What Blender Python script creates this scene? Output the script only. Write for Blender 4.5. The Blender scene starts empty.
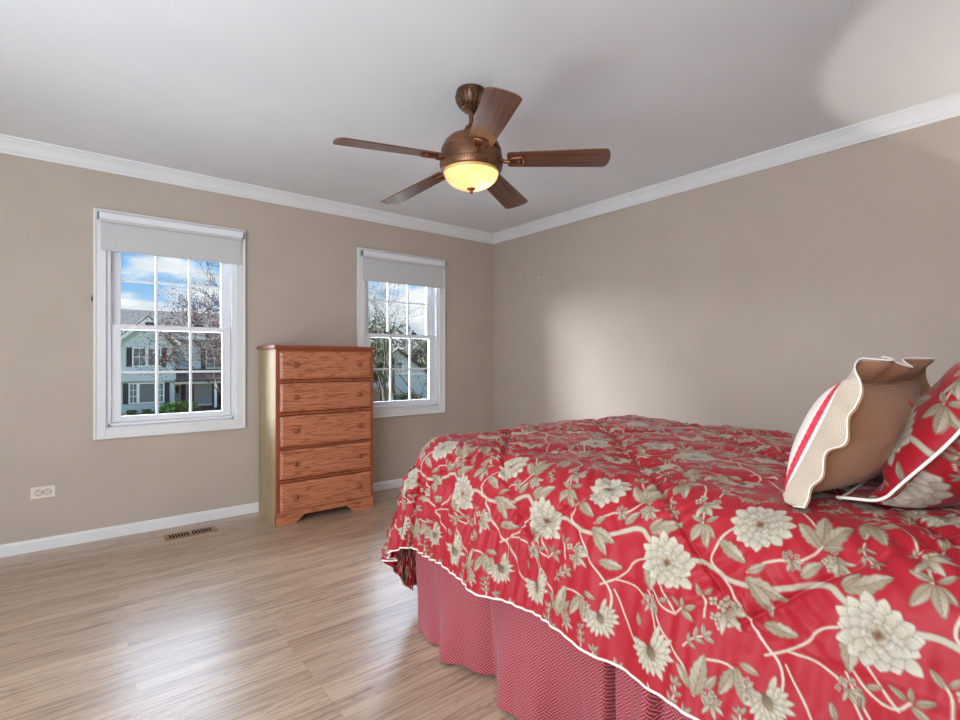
import bpy, bmesh, math, random
import numpy as np
from mathutils import Vector, Matrix

SC = bpy.context.scene
COL = SC.collection
PI = math.pi

# ------------------------------------------------------------------ camera
YAW = math.radians(51.4)
FWD = Vector((math.cos(YAW), math.sin(YAW), 0)); RGT = Vector((math.sin(YAW), -math.cos(YAW), 0))
cam_data = bpy.data.cameras.new('camera'); cam = bpy.data.objects.new('camera', cam_data); COL.objects.link(cam)
cam_data.sensor_width = 36.0; cam_data.lens = 508 * 36.0 / 960; cam_data.clip_start = 0.02; cam_data.clip_end = 400
cam.matrix_world = Matrix(((RGT.x, 0, -FWD.x, -3.366), (RGT.y, 0, -FWD.y, -3.993), (0, 1, 0, 1.13), (0, 0, 0, 1)))
SC.camera = cam

# ------------------------------------------------------------------ view, sky, sun, large lights
SC.view_settings.view_transform = 'Standard'; SC.view_settings.look = 'None'
SC.view_settings.gamma = 1; SC.view_settings.use_curve_mapping = False
SC.view_settings.exposure = 0.11
SC.cycles.use_denoising = True
SC.cycles.max_bounces = 10; SC.cycles.diffuse_bounces = 6; SC.cycles.transparent_max_bounces = 12
SC.cycles.sample_clamp_indirect = 6.0

def build_world():
    w = bpy.data.worlds.new('sky'); SC.world = w; w.use_nodes = True
    nt = w.node_tree; nt.nodes.clear()
    N = nt.nodes.new; L = nt.links.new
    tc = N('ShaderNodeTexCoord'); sep = N('ShaderNodeSeparateXYZ'); L(tc.outputs['Generated'], sep.inputs[0])
    blue = N('ShaderNodeMapRange'); blue.inputs[1].default_value = 0.0; blue.inputs[2].default_value = 0.2; L(sep.outputs['Z'], blue.inputs[0])
    ramp = N('ShaderNodeValToRGB'); L(blue.outputs[0], ramp.inputs[0])
    ramp.color_ramp.elements[0].color = (0.50, 0.74, 0.90, 1); ramp.color_ramp.elements[1].color = (0.15, 0.43, 0.86, 1)
    mp = N('ShaderNodeMapping'); L(tc.outputs['Generated'], mp.inputs[0]); mp.inputs['Scale'].default_value = (5, 5, 15); mp.inputs['Location'].default_value = (1.3, 0.4, 2.2)
    no = N('ShaderNodeTexNoise'); L(mp.outputs[0], no.inputs[0]); no.inputs['Scale'].default_value = 1.0; no.inputs['Detail'].default_value = 7; no.inputs['Roughness'].default_value = 0.55
    # clouds bank up along the horizon
    hz = N('ShaderNodeMapRange'); L(sep.outputs['Z'], hz.inputs[0]); hz.inputs[1].default_value = 0.04; hz.inputs[2].default_value = 0.19; hz.inputs[3].default_value = 0.30; hz.inputs[4].default_value = -0.17
    add = N('ShaderNodeMath'); add.operation = 'ADD'; L(no.outputs['Fac'], add.inputs[0]); L(hz.outputs[0], add.inputs[1])
    msk = N('ShaderNodeMapRange'); msk.interpolation_type = 'SMOOTHSTEP'; L(add.outputs[0], msk.inputs[0]); msk.inputs[1].default_value = 0.50; msk.inputs[2].default_value = 0.62
    n2 = N('ShaderNodeTexNoise'); L(mp.outputs[0], n2.inputs[0]); n2.inputs['Scale'].default_value = 2.1; n2.inputs['Detail'].default_value = 5
    crp = N('ShaderNodeValToRGB'); L(n2.outputs['Fac'], crp.inputs[0])
    crp.color_ramp.elements[0].position = 0.35; crp.color_ramp.elements[0].color = (0.52, 0.62, 0.74, 1)
    crp.color_ramp.elements[1].position = 0.62; crp.color_ramp.elements[1].color = (0.95, 0.97, 1.0, 1)
    mix = N('ShaderNodeMixRGB'); L(msk.outputs[0], mix.inputs[0]); L(ramp.outputs[0], mix.inputs[1]); L(crp.outputs[0], mix.inputs[2])
    # higher sky on the window side, brightened to light floor and room
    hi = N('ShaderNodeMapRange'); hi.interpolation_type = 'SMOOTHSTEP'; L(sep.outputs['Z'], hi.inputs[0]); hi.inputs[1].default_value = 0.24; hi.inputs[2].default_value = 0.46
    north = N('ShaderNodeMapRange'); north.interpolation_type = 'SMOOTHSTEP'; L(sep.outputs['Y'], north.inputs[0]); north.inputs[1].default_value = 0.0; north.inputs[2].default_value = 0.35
    # added bright bank to the north-west, out of view, lights the right wall
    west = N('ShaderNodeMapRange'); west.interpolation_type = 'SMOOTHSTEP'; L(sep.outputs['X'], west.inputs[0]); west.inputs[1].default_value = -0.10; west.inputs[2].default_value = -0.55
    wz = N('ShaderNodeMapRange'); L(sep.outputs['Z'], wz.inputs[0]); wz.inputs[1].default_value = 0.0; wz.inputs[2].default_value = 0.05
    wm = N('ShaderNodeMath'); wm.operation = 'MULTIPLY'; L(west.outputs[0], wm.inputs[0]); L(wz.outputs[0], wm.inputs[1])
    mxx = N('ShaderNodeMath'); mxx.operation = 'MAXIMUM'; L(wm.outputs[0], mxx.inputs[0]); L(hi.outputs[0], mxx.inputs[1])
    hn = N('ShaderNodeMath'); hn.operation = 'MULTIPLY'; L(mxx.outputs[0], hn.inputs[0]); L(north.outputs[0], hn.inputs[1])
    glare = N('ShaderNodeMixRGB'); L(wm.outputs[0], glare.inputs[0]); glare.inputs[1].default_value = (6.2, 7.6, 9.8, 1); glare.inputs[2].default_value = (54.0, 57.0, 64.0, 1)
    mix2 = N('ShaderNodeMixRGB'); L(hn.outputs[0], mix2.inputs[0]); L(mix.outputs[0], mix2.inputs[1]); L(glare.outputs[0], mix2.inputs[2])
    lo = N('ShaderNodeMapRange'); L(sep.outputs['Z'], lo.inputs[0]); lo.inputs[1].default_value = -0.03; lo.inputs[2].default_value = 0.0
    mix3 = N('ShaderNodeMixRGB'); L(lo.outputs[0], mix3.inputs[0]); mix3.inputs[1].default_value = (0.25, 0.27, 0.2, 1); L(mix2.outputs[0], mix3.inputs[2])
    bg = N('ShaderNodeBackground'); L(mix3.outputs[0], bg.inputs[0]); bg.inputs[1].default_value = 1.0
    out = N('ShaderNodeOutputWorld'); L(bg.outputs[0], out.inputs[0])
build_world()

def lamp(name, kind, loc, direction, energy, color=(1, 1, 1), **kw):
    d = bpy.data.lights.new(name, kind); d.energy = energy; d.color = color
    for k, v in kw.items(): setattr(d, k, v)
    o = bpy.data.objects.new(name, d); COL.objects.link(o); o.location = loc
    o.rotation_euler = Vector(direction).to_track_quat('-Z', 'Y').to_euler()
    return o

# weak sun from behind the room, on the facades across the street
lamp('sun', 'SUN', (0, -10, 20), (0.35, 1.0, -0.75), 0.6, (1.0, 0.95, 0.86), angle=0.02)
# daylight portals in the two window openings
for px in (-2.831, -1.062):
    lamp('window_portal', 'AREA', (px, 0.155, 1.35), (0, -1, 0), 1, shape='RECTANGLE', size=0.70, size_y=1.30).data.cycles.is_portal = True
# added fill panels near the unseen left and front walls, no openings there
lamp('left_fill', 'AREA', (-4.70, -3.0, 1.5), (1, 0.28, 0.16), 70, (0.84, 0.92, 1.0), shape='RECTANGLE', size=2.4, size_y=1.7)
lamp('front_wall_fill', 'AREA', (-4.0, -4.42, 1.7), (0.45, 1.0, 0.22), 46, (0.84, 0.92, 1.0), shape='RECTANGLE', size=1.3, size_y=1.1)
# another added fill panel, low on the left wall, to lift the ceiling
lamp('left_low_fill', 'AREA', (-4.70, -2.2, 0.50), (1.0, 0.20, 0.80), 42, (0.76, 0.90, 1.0), shape='RECTANGLE', size=3.0, size_y=0.7)
# bedside lamp beyond the frame: light thrown up through the open shade
lamp('bedside_uplight', 'SPOT', (-0.32, -4.15, 1.50), (0, 0, 1), 22, (1.0, 0.93, 0.86), spot_size=math.radians(102), spot_blend=0.10, shadow_soft_size=0.02)

# ------------------------------------------------------------------ helpers
def new_mat(name, color, rough=0.5, spec=0.5, metal=0.0, **kw):
    m = bpy.data.materials.new(name); m.use_nodes = True
    b = m.node_tree.nodes['Principled BSDF']
    b.inputs['Base Color'].default_value = (*color, 1); b.inputs['Roughness'].default_value = rough
    b.inputs['Metallic'].default_value = metal; b.inputs['Specular IOR Level'].default_value = spec
    for k, v in kw.items(): b.inputs[k].default_value = v
    return m
def nodes(m):
    nt = m.node_tree
    return nt, nt.nodes.new, nt.links.new, nt.nodes['Principled BSDF']
def srgb(r, g, b):
    f = lambda c: (c / 255 / 12.92) if c / 255 <= 0.04045 else ((c / 255 + 0.055) / 1.055) ** 2.4
    return (f(r), f(g), f(b))
def noise_color(m, c1, c2, scale=(1, 1, 1), nscale=5, detail=4, lo=0.35, hi=0.65, bump=0.0, dist=0.0, coord='Object'):
    nt, N, L, b = nodes(m)
    tc = N('ShaderNodeTexCoord'); mp = N('ShaderNodeMapping'); L(tc.outputs[coord], mp.inputs[0]); mp.inputs['Scale'].default_value = scale
    no = N('ShaderNodeTexNoise'); L(mp.outputs[0], no.inputs[0]); no.inputs['Scale'].default_value = nscale; no.inputs['Detail'].default_value = detail
    no.inputs['Distortion'].default_value = dist
    r = N('ShaderNodeValToRGB'); L(no.outputs['Fac'], r.inputs[0])
    r.color_ramp.elements[0].position = lo; r.color_ramp.elements[0].color = (*c1, 1)
    r.color_ramp.elements[1].position = hi; r.color_ramp.elements[1].color = (*c2, 1)
    L(r.outputs[0], b.inputs['Base Color'])
    if bump:
        bp = N('ShaderNodeBump'); bp.inputs['Strength'].default_value = bump; bp.inputs['Distance'].default_value = 0.002
        L(no.outputs['Fac'], bp.inputs['Height']); L(bp.outputs[0], b.inputs['Normal'])
    return m

def link(name, me, mat=None, parent=None, smooth=False):
    o = bpy.data.objects.new(name, me); COL.objects.link(o)
    if mat is not None:
        for mm in (mat if isinstance(mat, (list, tuple)) else [mat]): me.materials.append(mm)
    if parent is not None: o.parent = parent
    if smooth:
        me.polygons.foreach_set('use_smooth', [True] * len(me.polygons)); me.update()
    return o
def obj(name, bm, mat=None, parent=None, smooth=False, auto=None):
    me = bpy.data.meshes.new(name)
    bmesh.ops.recalc_face_normals(bm, faces=bm.faces[:])
    bm.to_mesh(me); bm.free()
    o = link(name, me, mat, parent, smooth)
    if auto is not None:
        me.set_sharp_from_angle(angle=math.radians(auto))
    return o
def empty(name, loc=(0, 0, 0), rz=0.0):
    o = bpy.data.objects.new(name, None); COL.objects.link(o); o.location = loc; o.rotation_euler = (0, 0, rz); o.empty_display_size = 0.1
    return o
def tag(o, label=None, cat=None, group=None, kind=None):
    if label: o['label'] = label
    if cat: o['category'] = cat
    if group: o['group'] = group
    if kind: o['kind'] = kind
    return o
def box(bm, x0, x1, y0, y1, z0, z1, bev=0.0, seg=1):
    vs = [bm.verts.new(p) for p in ((x0, y0, z0), (x1, y0, z0), (x1, y1, z0), (x0, y1, z0), (x0, y0, z1), (x1, y0, z1), (x1, y1, z1), (x0, y1, z1))]
    fs = [bm.faces.new([vs[i] for i in q]) for q in ((0, 3, 2, 1), (4, 5, 6, 7), (0, 1, 5, 4), (1, 2, 6, 5), (2, 3, 7, 6), (3, 0, 4, 7))]
    if bev:
        es = list({e for f in fs for e in f.edges})
        bmesh.ops.bevel(bm, geom=es, offset=bev, segments=seg, affect='EDGES', profile=0.5)
    return vs
def lathe(bm, prof, n=48, c=(0, 0), cap=True):
    """revolve (radius, z) pairs about the vertical through c"""
    rings = []
    for r, z in prof:
        if r < 1e-5: rings.append([bm.verts.new((c[0], c[1], z))])
        else: rings.append([bm.verts.new((c[0] + r * math.cos(2 * PI * k / n), c[1] + r * math.sin(2 * PI * k / n), z)) for k in range(n)])
    for A, B in zip(rings, rings[1:]):
        for k in range(n):
            k2 = (k + 1) % n
            if len(A) == 1 and len(B) == 1: continue
            if len(A) == 1: bm.faces.new((A[0], B[k], B[k2]))
            elif len(B) == 1: bm.faces.new((A[k], A[k2], B[0]))
            else: bm.faces.new((A[k], A[k2], B[k2], B[k]))
    if cap:
        for R in (rings[0], rings[-1]):
            if len(R) > 1: bm.faces.new(R)
def tube(bm, pts, r, n=8, closed=False, cap=True):
    """tube along points; r is a number or one radius per point"""
    P = [Vector(p) for p in pts]; m = len(P)
    rad = r if isinstance(r, (list, tuple)) else [r] * m
    rings = []; up = None
    for i in range(m):
        a = P[(i - 1) % m] if (closed or i > 0) else P[i]; b = P[(i + 1) % m] if (closed or i < m - 1) else P[i]
        t = (b - a).normalized()
        if up is None:
            up = Vector((0, 0, 1)) if abs(t.z) < 0.9 else Vector((1, 0, 0))
        s = t.cross(up)
        if s.length < 1e-4: s = t.cross(Vector((1, 0.3, 0)))
        s.normalize(); up = s.cross(t).normalized()
        rings.append([bm.verts.new(P[i] + rad[i] * (math.cos(2 * PI * k / n) * s + math.sin(2 * PI * k / n) * up)) for k in range(n)])
    for i in range(m if closed else m - 1):
        A = rings[i]; B = rings[(i + 1) % m]
        for k in range(n): bm.faces.new((A[k], A[(k + 1) % n], B[(k + 1) % n], B[k]))
    if not closed and cap: bm.faces.new(rings[0]); bm.faces.new(rings[-1])
def prism(bm, poly, axis, lo, hi):
    """extrude a polygon; poly in the two other coordinates (order x,y,z without axis)"""
    def P(p, t):
        q = list(p); q.insert(axis, t); return bm.verts.new(q)
    A = [P(p, lo) for p in poly]; B = [P(p, hi) for p in poly]
    bm.faces.new(A); bm.faces.new(B)
    for i in range(len(poly)):
        j = (i + 1) % len(poly); bm.faces.new((A[i], A[j], B[j], B[i]))
def grid_mesh(name, X, Y, Z, mat, parent=None, color=None, uv=None, smooth=True, wrap=False):
    n, m = X.shape
    V = np.stack([X, Y, Z], -1).reshape(-1, 3)
    I = np.arange(n * m).reshape(n, m)
    if wrap: I = np.vstack([I, I[:1]])
    F = np.stack([I[:-1, :-1], I[1:, :-1], I[1:, 1:], I[:-1, 1:]], -1).reshape(-1, 4)
    me = bpy.data.meshes.new(name)
    me.vertices.add(len(V)); me.vertices.foreach_set('co', V.astype(np.float32).ravel())
    me.loops.add(F.size); me.loops.foreach_set('vertex_index', F.astype(np.int32).ravel())
    me.polygons.add(len(F)); me.polygons.foreach_set('loop_start', np.arange(0, F.size, 4, dtype=np.int32))
    me.polygons.foreach_set('use_smooth', np.full(len(F), smooth))
    me.update(calc_edges=True)
    if color is not None:
        at = me.color_attributes.new('print', 'FLOAT_COLOR', 'POINT')
        c4 = np.ones((n * m, 4), np.float32); c4[:, :3] = color.reshape(-1, 3); at.data.foreach_set('color', c4.ravel())
    if uv is not None:
        ul = me.uv_layers.new(name='weave'); ul.data.foreach_set('uv', uv.reshape(-1, 2)[F.ravel()].astype(np.float32).ravel())
    me.validate()
    return link(name, me, mat, parent)

# ------------------------------------------------------------------ materials of the room
M = {}
M['wall'] = noise_color(new_mat('tan wall paint', (0, 0, 0), 0.75, 0.25), srgb(182, 168, 155), srgb(186, 172, 159), nscale=3, bump=0.0)
M['ceiling'] = noise_color(new_mat('flat ceiling paint', (0, 0, 0), 0.9, 0.2), srgb(224, 226, 228), srgb(228, 230, 231), nscale=2)
M['trim'] = noise_color(new_mat('white trim paint', (0, 0, 0), 0.38, 0.5), srgb(220, 221, 222), srgb(225, 225, 225), nscale=4)
M['vinyl'] = noise_color(new_mat('white vinyl', (0, 0, 0), 0.35, 0.5), srgb(224, 225, 230), srgb(230, 231, 234), nscale=4)

def wood_floor():
    m = new_mat('oak strip floor', (0.5, 0.4, 0.3), 0.3, 0.5)
    nt, N, L, b = nodes(m)
    tc = N('ShaderNodeTexCoord')
    br = N('ShaderNodeTexBrick'); L(tc.outputs['Object'], br.inputs[0])
    br.inputs['Scale'].default_value = 1.0; br.inputs['Brick Width'].default_value = 1.35; br.inputs['Row Height'].default_value = 0.058
    br.inputs['Mortar Size'].default_value = 0.0007; br.inputs['Mortar Smooth'].default_value = 0.6; br.offset = 0.37; br.offset_frequency = 3
    br.inputs['Color1'].default_value = (0, 0, 0, 1); br.inputs['Color2'].default_value = (1, 1, 1, 1); br.inputs['Mortar'].default_value = (0.5, 0.5, 0.5, 1)
    # a random offset per strip so the figure breaks at every joint
    sc = N('ShaderNodeVectorMath'); sc.operation = 'SCALE'; L(br.outputs['Color'], sc.inputs[0]); sc.inputs['Scale'].default_value = 37.0
    ad = N('ShaderNodeVectorMath'); L(tc.outputs['Object'], ad.inputs[0]); L(sc.outputs[0], ad.inputs[1])
    mp = N('ShaderNodeMapping'); L(ad.outputs[0], mp.inputs[0]); mp.inputs['Scale'].default_value = (1.0, 15.0, 1.0)
    n1 = N('ShaderNodeTexNoise'); L(mp.outputs[0], n1.inputs[0]); n1.inputs['Scale'].default_value = 2.2; n1.inputs['Detail'].default_value = 3; n1.inputs['Roughness'].default_value = 0.5
    # cathedral rings: bands of the noise
    mu = N('ShaderNodeMath'); mu.operation = 'MULTIPLY'; L(n1.outputs['Fac'], mu.inputs[0]); mu.inputs[1].default_value = 22.0
    fr = N('ShaderNodeMath'); fr.operation = 'PINGPONG'; L(mu.outputs[0], fr.inputs[0]); fr.inputs[1].default_value = 1.0
    gr = N('ShaderNodeValToRGB'); L(fr.outputs[0], gr.inputs[0])
    gr.color_ramp.elements[0].position = 0.0; gr.color_ramp.elements[0].color = (0.40, 0.36, 0.33, 1)
    gr.color_ramp.elements[1].position = 0.30; gr.color_ramp.elements[1].color = (1, 1, 1, 1)
    mp2 = N('ShaderNodeMapping'); L(ad.outputs[0], mp2.inputs[0]); mp2.inputs['Scale'].default_value = (2.5, 75.0, 1.0)
    n2 = N('ShaderNodeTexNoise'); L(mp2.outputs[0], n2.inputs[0]); n2.inputs['Scale'].default_value = 1.6; n2.inputs['Detail'].default_value = 4
    pr = N('ShaderNodeValToRGB'); L(n2.outputs['Fac'], pr.inputs[0])
    pr.color_ramp.elements[0].position = 0.32; pr.color_ramp.elements[0].color = (0.46, 0.42, 0.40, 1)
    pr.color_ramp.elements[1].position = 0.52; pr.color_ramp.elements[1].color = (1, 1, 1, 1)
    tone = N('ShaderNodeValToRGB'); L(br.outputs['Color'], tone.inputs[0])
    e = tone.color_ramp.elements; e[0].position = 0.0; e[0].color = (*srgb(174, 149, 127), 1); e[1].position = 1.0; e[1].color = (*srgb(194, 169, 146), 1)
    # the figure fades in and out along the strips
    n3 = N('ShaderNodeTexNoise'); L(ad.outputs[0], n3.inputs[0]); n3.inputs['Scale'].default_value = 1.7
    f3 = N('ShaderNodeMapRange'); L(n3.outputs['Fac'], f3.inputs[0]); f3.inputs[1].default_value = 0.42; f3.inputs[2].default_value = 0.62; f3.inputs[3].default_value = 0.10; f3.inputs[4].default_value = 0.85
    m1 = N('ShaderNodeMixRGB'); m1.blend_type = 'MULTIPLY'; L(f3.outputs[0], m1.inputs[0]); L(tone.outputs[0], m1.inputs[1]); L(gr.outputs[0], m1.inputs[2])
    m2 = N('ShaderNodeMixRGB'); m2.blend_type = 'MULTIPLY'; m2.inputs[0].default_value = 0.9; L(m1.outputs[0], m2.inputs[1]); L(pr.outputs[0], m2.inputs[2])
    m3 = N('ShaderNodeMixRGB'); L(br.outputs['Fac'], m3.inputs[0]); L(m2.outputs[0], m3.inputs[1]); m3.inputs[2].default_value = (*srgb(150, 120, 98), 1)
    L(m3.outputs[0], b.inputs['Base Color'])
    rr = N('ShaderNodeMapRange'); L(n2.outputs['Fac'], rr.inputs[0]); rr.inputs[3].default_value = 0.40; rr.inputs[4].default_value = 0.29
    L(rr.outputs[0], b.inputs['Roughness']); b.inputs['Coat Weight'].default_value = 0.35; b.inputs['Coat Roughness'].default_value = 0.24
    bp = N('ShaderNodeBump'); bp.inputs['Strength'].default_value = 0.12; bp.inputs['Distance'].default_value = 0.0015; L(n2.outputs['Fac'], bp.inputs['Height']); L(bp.outputs[0], b.inputs['Normal'])
    return m
M['floor'] = wood_floor()

def grain_wood(name, base, dark, axis=0, rough=0.35, stretch=9.0, rings=11.0, amount=0.6, fine=0.5, offset=0.0, coat=0.0):
    """straight to cathedral grain running along one axis (0 = x, 2 = z)"""
    m = new_mat(name, base, rough, 0.5)
    nt, N, L, b = nodes(m)
    tc = N('ShaderNodeTexCoord'); mp = N('ShaderNodeMapping'); L(tc.outputs['Object'], mp.inputs[0])
    s = [stretch] * 3; s[axis] = 1.0; mp.inputs['Scale'].default_value = s; mp.inputs['Location'].default_value = (offset, offset * 1.7, offset * 0.6)
    n1 = N('ShaderNodeTexNoise'); L(mp.outputs[0], n1.inputs[0]); n1.inputs['Scale'].default_value = 1.7; n1.inputs['Detail'].default_value = 2.5
    mu = N('ShaderNodeMath'); mu.operation = 'MULTIPLY'; L(n1.outputs['Fac'], mu.inputs[0]); mu.inputs[1].default_value = rings
    fr = N('ShaderNodeMath'); fr.operation = 'PINGPONG'; L(mu.outputs[0], fr.inputs[0]); fr.inputs[1].default_value = 1.0
    gr = N('ShaderNodeValToRGB'); L(fr.outputs[0], gr.inputs[0])
    gr.color_ramp.elements[0].position = 0.0; gr.color_ramp.elements[0].color = (*dark, 1); gr.color_ramp.elements[1].position = 0.45; gr.color_ramp.elements[1].color = (*base, 1)
    mp2 = N('ShaderNodeMapping'); L(tc.outputs['Object'], mp2.inputs[0]); s2 = [150.0] * 3; s2[axis] = 5.0; mp2.inputs['Scale'].default_value = s2
    n2 = N('ShaderNodeTexNoise'); L(mp2.outputs[0], n2.inputs[0]); n2.inputs['Scale'].default_value = 1.0; n2.inputs['Detail'].default_value = 3
    pr = N('ShaderNodeValToRGB'); L(n2.outputs['Fac'], pr.inputs[0]); pr.color_ramp.elements[0].position = 0.3; pr.color_ramp.elements[0].color = (0.6, 0.58, 0.56, 1); pr.color_ramp.elements[1].position = 0.55
    m1 = N('ShaderNodeMixRGB'); m1.inputs[0].default_value = amount; m1.inputs[1].default_value = (*base, 1); L(gr.outputs[0], m1.inputs[2])
    m2 = N('ShaderNodeMixRGB'); m2.blend_type = 'MULTIPLY'; m2.inputs[0].default_value = fine; L(m1.outputs[0], m2.inputs[1]); L(pr.outputs[0], m2.inputs[2])
    L(m2.outputs[0], b.inputs['Base Color'])
    if coat: b.inputs['Coat Weight'].default_value = coat; b.inputs['Coat Roughness'].default_value = 0.2
    return m

# ------------------------------------------------------------------ room shell
XL_ROOM, YF_ROOM, H = -4.80, -4.45, 2.41
WIN = ((-3.271, -2.391), (-1.504, -0.620))
WZ0, WZ1 = 0.634, 2.075
def structure(name, bm, mat, **kw):
    return tag(obj(name, bm, mat, **kw), kind='structure')
bm = bmesh.new(); box(bm, XL_ROOM - 0.15, 0.15, YF_ROOM - 0.15, 0.17, -0.12, 0.0); structure('floor', bm, M['floor'])
bm = bmesh.new(); box(bm, XL_ROOM - 0.15, 0.15, YF_ROOM - 0.15, 0.17, H, H + 0.12); structure('ceiling', bm, M['ceiling'])
bm = bmesh.new()
hx = [(a + 0.055, b - 0.055) for a, b in WIN]; hz = (WZ0 + 0.055, WZ1 - 0.055)
xs = [XL_ROOM - 0.15, hx[0][0], hx[0][1], hx[1][0], hx[1][1], 0.0]
for i in range(5):
    if i in (1, 3):
        box(bm, xs[i], xs[i + 1], 0, 0.16, 0.0, hz[0]); box(bm, xs[i], xs[i + 1], 0, 0.16, hz[1], H)
    else: box(bm, xs[i], xs[i + 1], 0, 0.16, 0.0, H)
structure('wall_back', bm, M['wall'])
bm = bmesh.new(); box(bm, 0, 0.15, YF_ROOM - 0.15, 0.16, 0.0, H); structure('wall_right', bm, M['wall'])
bm = bmesh.new(); box(bm, XL_ROOM - 0.15, XL_ROOM, YF_ROOM - 0.15, 0, 0.0, H); structure('wall_left', bm, M['wall'])
bm = bmesh.new(); box(bm, XL_ROOM, 0, YF_ROOM - 0.15, YF_ROOM, 0.0, H); structure('wall_front', bm, M['wall'])

CROWN = [(0, 2.318), (0.011, 2.318), (0.013, 2.327), (0.018, 2.333), (0.024, 2.342), (0.033, 2.362), (0.041, 2.377), (0.047, 2.383), (0.05, 2.39), (0.055, 2.395), (0.06, 2.399), (0.06, 2.41), (0, 2.41)]
BASE = [(0, 0), (0.014, 0), (0.014, 0.058), (0.011, 0.066), (0.005, 0.071), (0, 0.071)]
def run_profile(name, prof, side, mat):
    """moulding along one wall, mitred at both ends"""
    bm = bmesh.new(); A = []; B = []
    for d, z in prof:
        if side == 'back': a, b = (XL_ROOM + d, -d, z), (-d, -d, z)
        elif side == 'right': a, b = (-d, -d, z), (-d, YF_ROOM + d, z)
        elif side == 'front': a, b = (-d, YF_ROOM + d, z), (XL_ROOM + d, YF_ROOM + d, z)
        else: a, b = (XL_ROOM + d, YF_ROOM + d, z), (XL_ROOM + d, -d, z)
        A.append(bm.verts.new(a)); B.append(bm.verts.new(b))
    n = len(prof)
    for i in range(n): bm.faces.new((A[i], A[(i + 1) % n], B[(i + 1) % n], B[i]))
    bm.faces.new(A); bm.faces.new(B)
    return structure(name, bm, mat)
for i, s in enumerate(('back', 'right', 'front', 'left')):
    run_profile('trim_%d' % (i + 1), CROWN, s, M['trim'])
    run_profile('baseboard_' + s, BASE, s, M['trim'])

# ------------------------------------------------------------------ windows
def glass_mat():
    m = bpy.data.materials.new('window glass'); m.use_nodes = True; nt = m.node_tree; nt.nodes.clear()
    N, L = nt.nodes.new, nt.links.new
    t = N('ShaderNodeBsdfTransparent'); t.inputs[0].default_value = (0.97, 0.985, 0.98, 1)
    g = N('ShaderNodeBsdfGlossy'); g.inputs['Roughness'].default_value = 0.02
    f = N('ShaderNodeFresnel'); f.inputs[0].default_value = 1.35
    mx = N('ShaderNodeMixShader'); L(f.outputs[0], mx.inputs[0]); L(t.outputs[0], mx.inputs[1]); L(g.outputs[0], mx.inputs[2])
    o = N('ShaderNodeOutputMaterial'); L(mx.outputs[0], o.inputs[0]); return m
M['glass'] = glass_mat()
M['lock'] = noise_color(new_mat('dark bronze lock', (0, 0, 0), 0.4, 0.5), srgb(52, 46, 44), srgb(62, 55, 52))
def frame_ring(bm, x0, x1, z0, z1, wl, wr, wb, wt, y0, y1, bev=0.003):
    box(bm, x0, x0 + wl, y0, y1, z0, z1, bev); box(bm, x1 - wr, x1, y0, y1, z0, z1, bev)
    box(bm, x0 + wl, x1 - wr, y0, y1, z0, z0 + wb, bev); box(bm, x0 + wl, x1 - wr, y0, y1, z1 - wt, z1, bev)
def build_window(n, x0, x1):
    root = tag(empty('window_%d' % n, (x0, 0, WZ0)), kind='structure')
    w = x1 - x0; Hh = WZ1 - WZ0
    # local coordinates from the lower left corner of the casing
    bm = bmesh.new(); frame_ring(bm, 0, w, 0, Hh, 0.062, 0.062, 0.066, 0.066, -0.02, 0.0, 0.004)
    # raised back band round the outside of the casing
    frame_ring(bm, -0.004, w + 0.004, -0.004, Hh + 0.004, 0.016, 0.016, 0.016, 0.016, -0.026, 0.0, 0.004)
    obj('casing', bm, M['trim'], root)
    bm = bmesh.new(); frame_ring(bm, 0.056, w - 0.056, 0.056, Hh - 0.056, 0.016, 0.016, 0.02, 0.016, 0.0, 0.158, 0.002)
    # tracks the sashes run in
    for s in (0, 1):
        for y0, y1, d in ((0.0, 0.030, 0.012), (0.067, 0.074, 0.018), (0.112, 0.15, 0.012)):
            if s: box(bm, w - 0.072 - d, w - 0.072, y0, y1, 0.07, Hh - 0.07, 0.001)
            else: box(bm, 0.072, 0.072 + d, y0, y1, 0.07, Hh - 0.07, 0.001)
    box(bm, 0.07, w - 0.07, 0.0, 0.15, 0.068, 0.092, 0.003)
    obj('jamb', bm, M['vinyl'], root)
    gx0, gx1 = 0.142, w - 0.140
    def sash(name, z0, z1, gz0, gz1, ya, yb, locks):
        b = bmesh.new(); X0, X1 = 0.090, w - 0.086
        box(b, X0, gx0, ya, yb, z0, z1, 0.003); box(b, gx1, X1, ya, yb, z0, z1, 0.003)
        box(b, gx0, gx1, ya, yb, z0, gz0, 0.003); box(b, gx0, gx1, ya, yb, gz1, z1, 0.003)
        s = obj(name, b, M['vinyl'], root)
        yc = (ya + yb) / 2; b = bmesh.new(); t = 0.0075; gw = (gx1 - gx0) / 3
        for k in (1, 2): box(b, gx0 + k * gw - t, gx0 + k * gw + t, yc - 0.009, yc + 0.009, gz0, gz1, 0.002)
        zc = (gz0 + gz1) / 2; box(b, gx0, gx1, yc - 0.0085, yc + 0.0085, zc - t, zc + t, 0.002)
        obj('muntin', b, M['vinyl'], s)
        b = bmesh.new(); box(b, gx0 - 0.004, gx1 + 0.004, yc - 0.002, yc + 0.002, gz0 - 0.004, gz1 + 0.004); obj('glass', b, M['glass'], s)
        if locks:
            for lx in (0.300, 0.585):
                b = bmesh.new(); box(b, lx - 0.028, lx + 0.028, ya + 0.004, yb + 0.012, z1, z1 + 0.008, 0.003); tube(b, [(lx - 0.03, yc, z1 + 0.012), (lx, yc + 0.006, z1 + 0.018), (lx + 0.024, yc + 0.004, z1 + 0.014)], 0.006, 8)
                obj('sash_lock', b, M['lock'], s)
    sash('lower_sash', 0.094, 0.728, 0.130, 0.698, 0.031, 0.066, True)
    sash('upper_sash', 0.694, Hh - 0.072, 0.730, Hh - 0.128, 0.075, 0.110, False)
    return root
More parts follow.
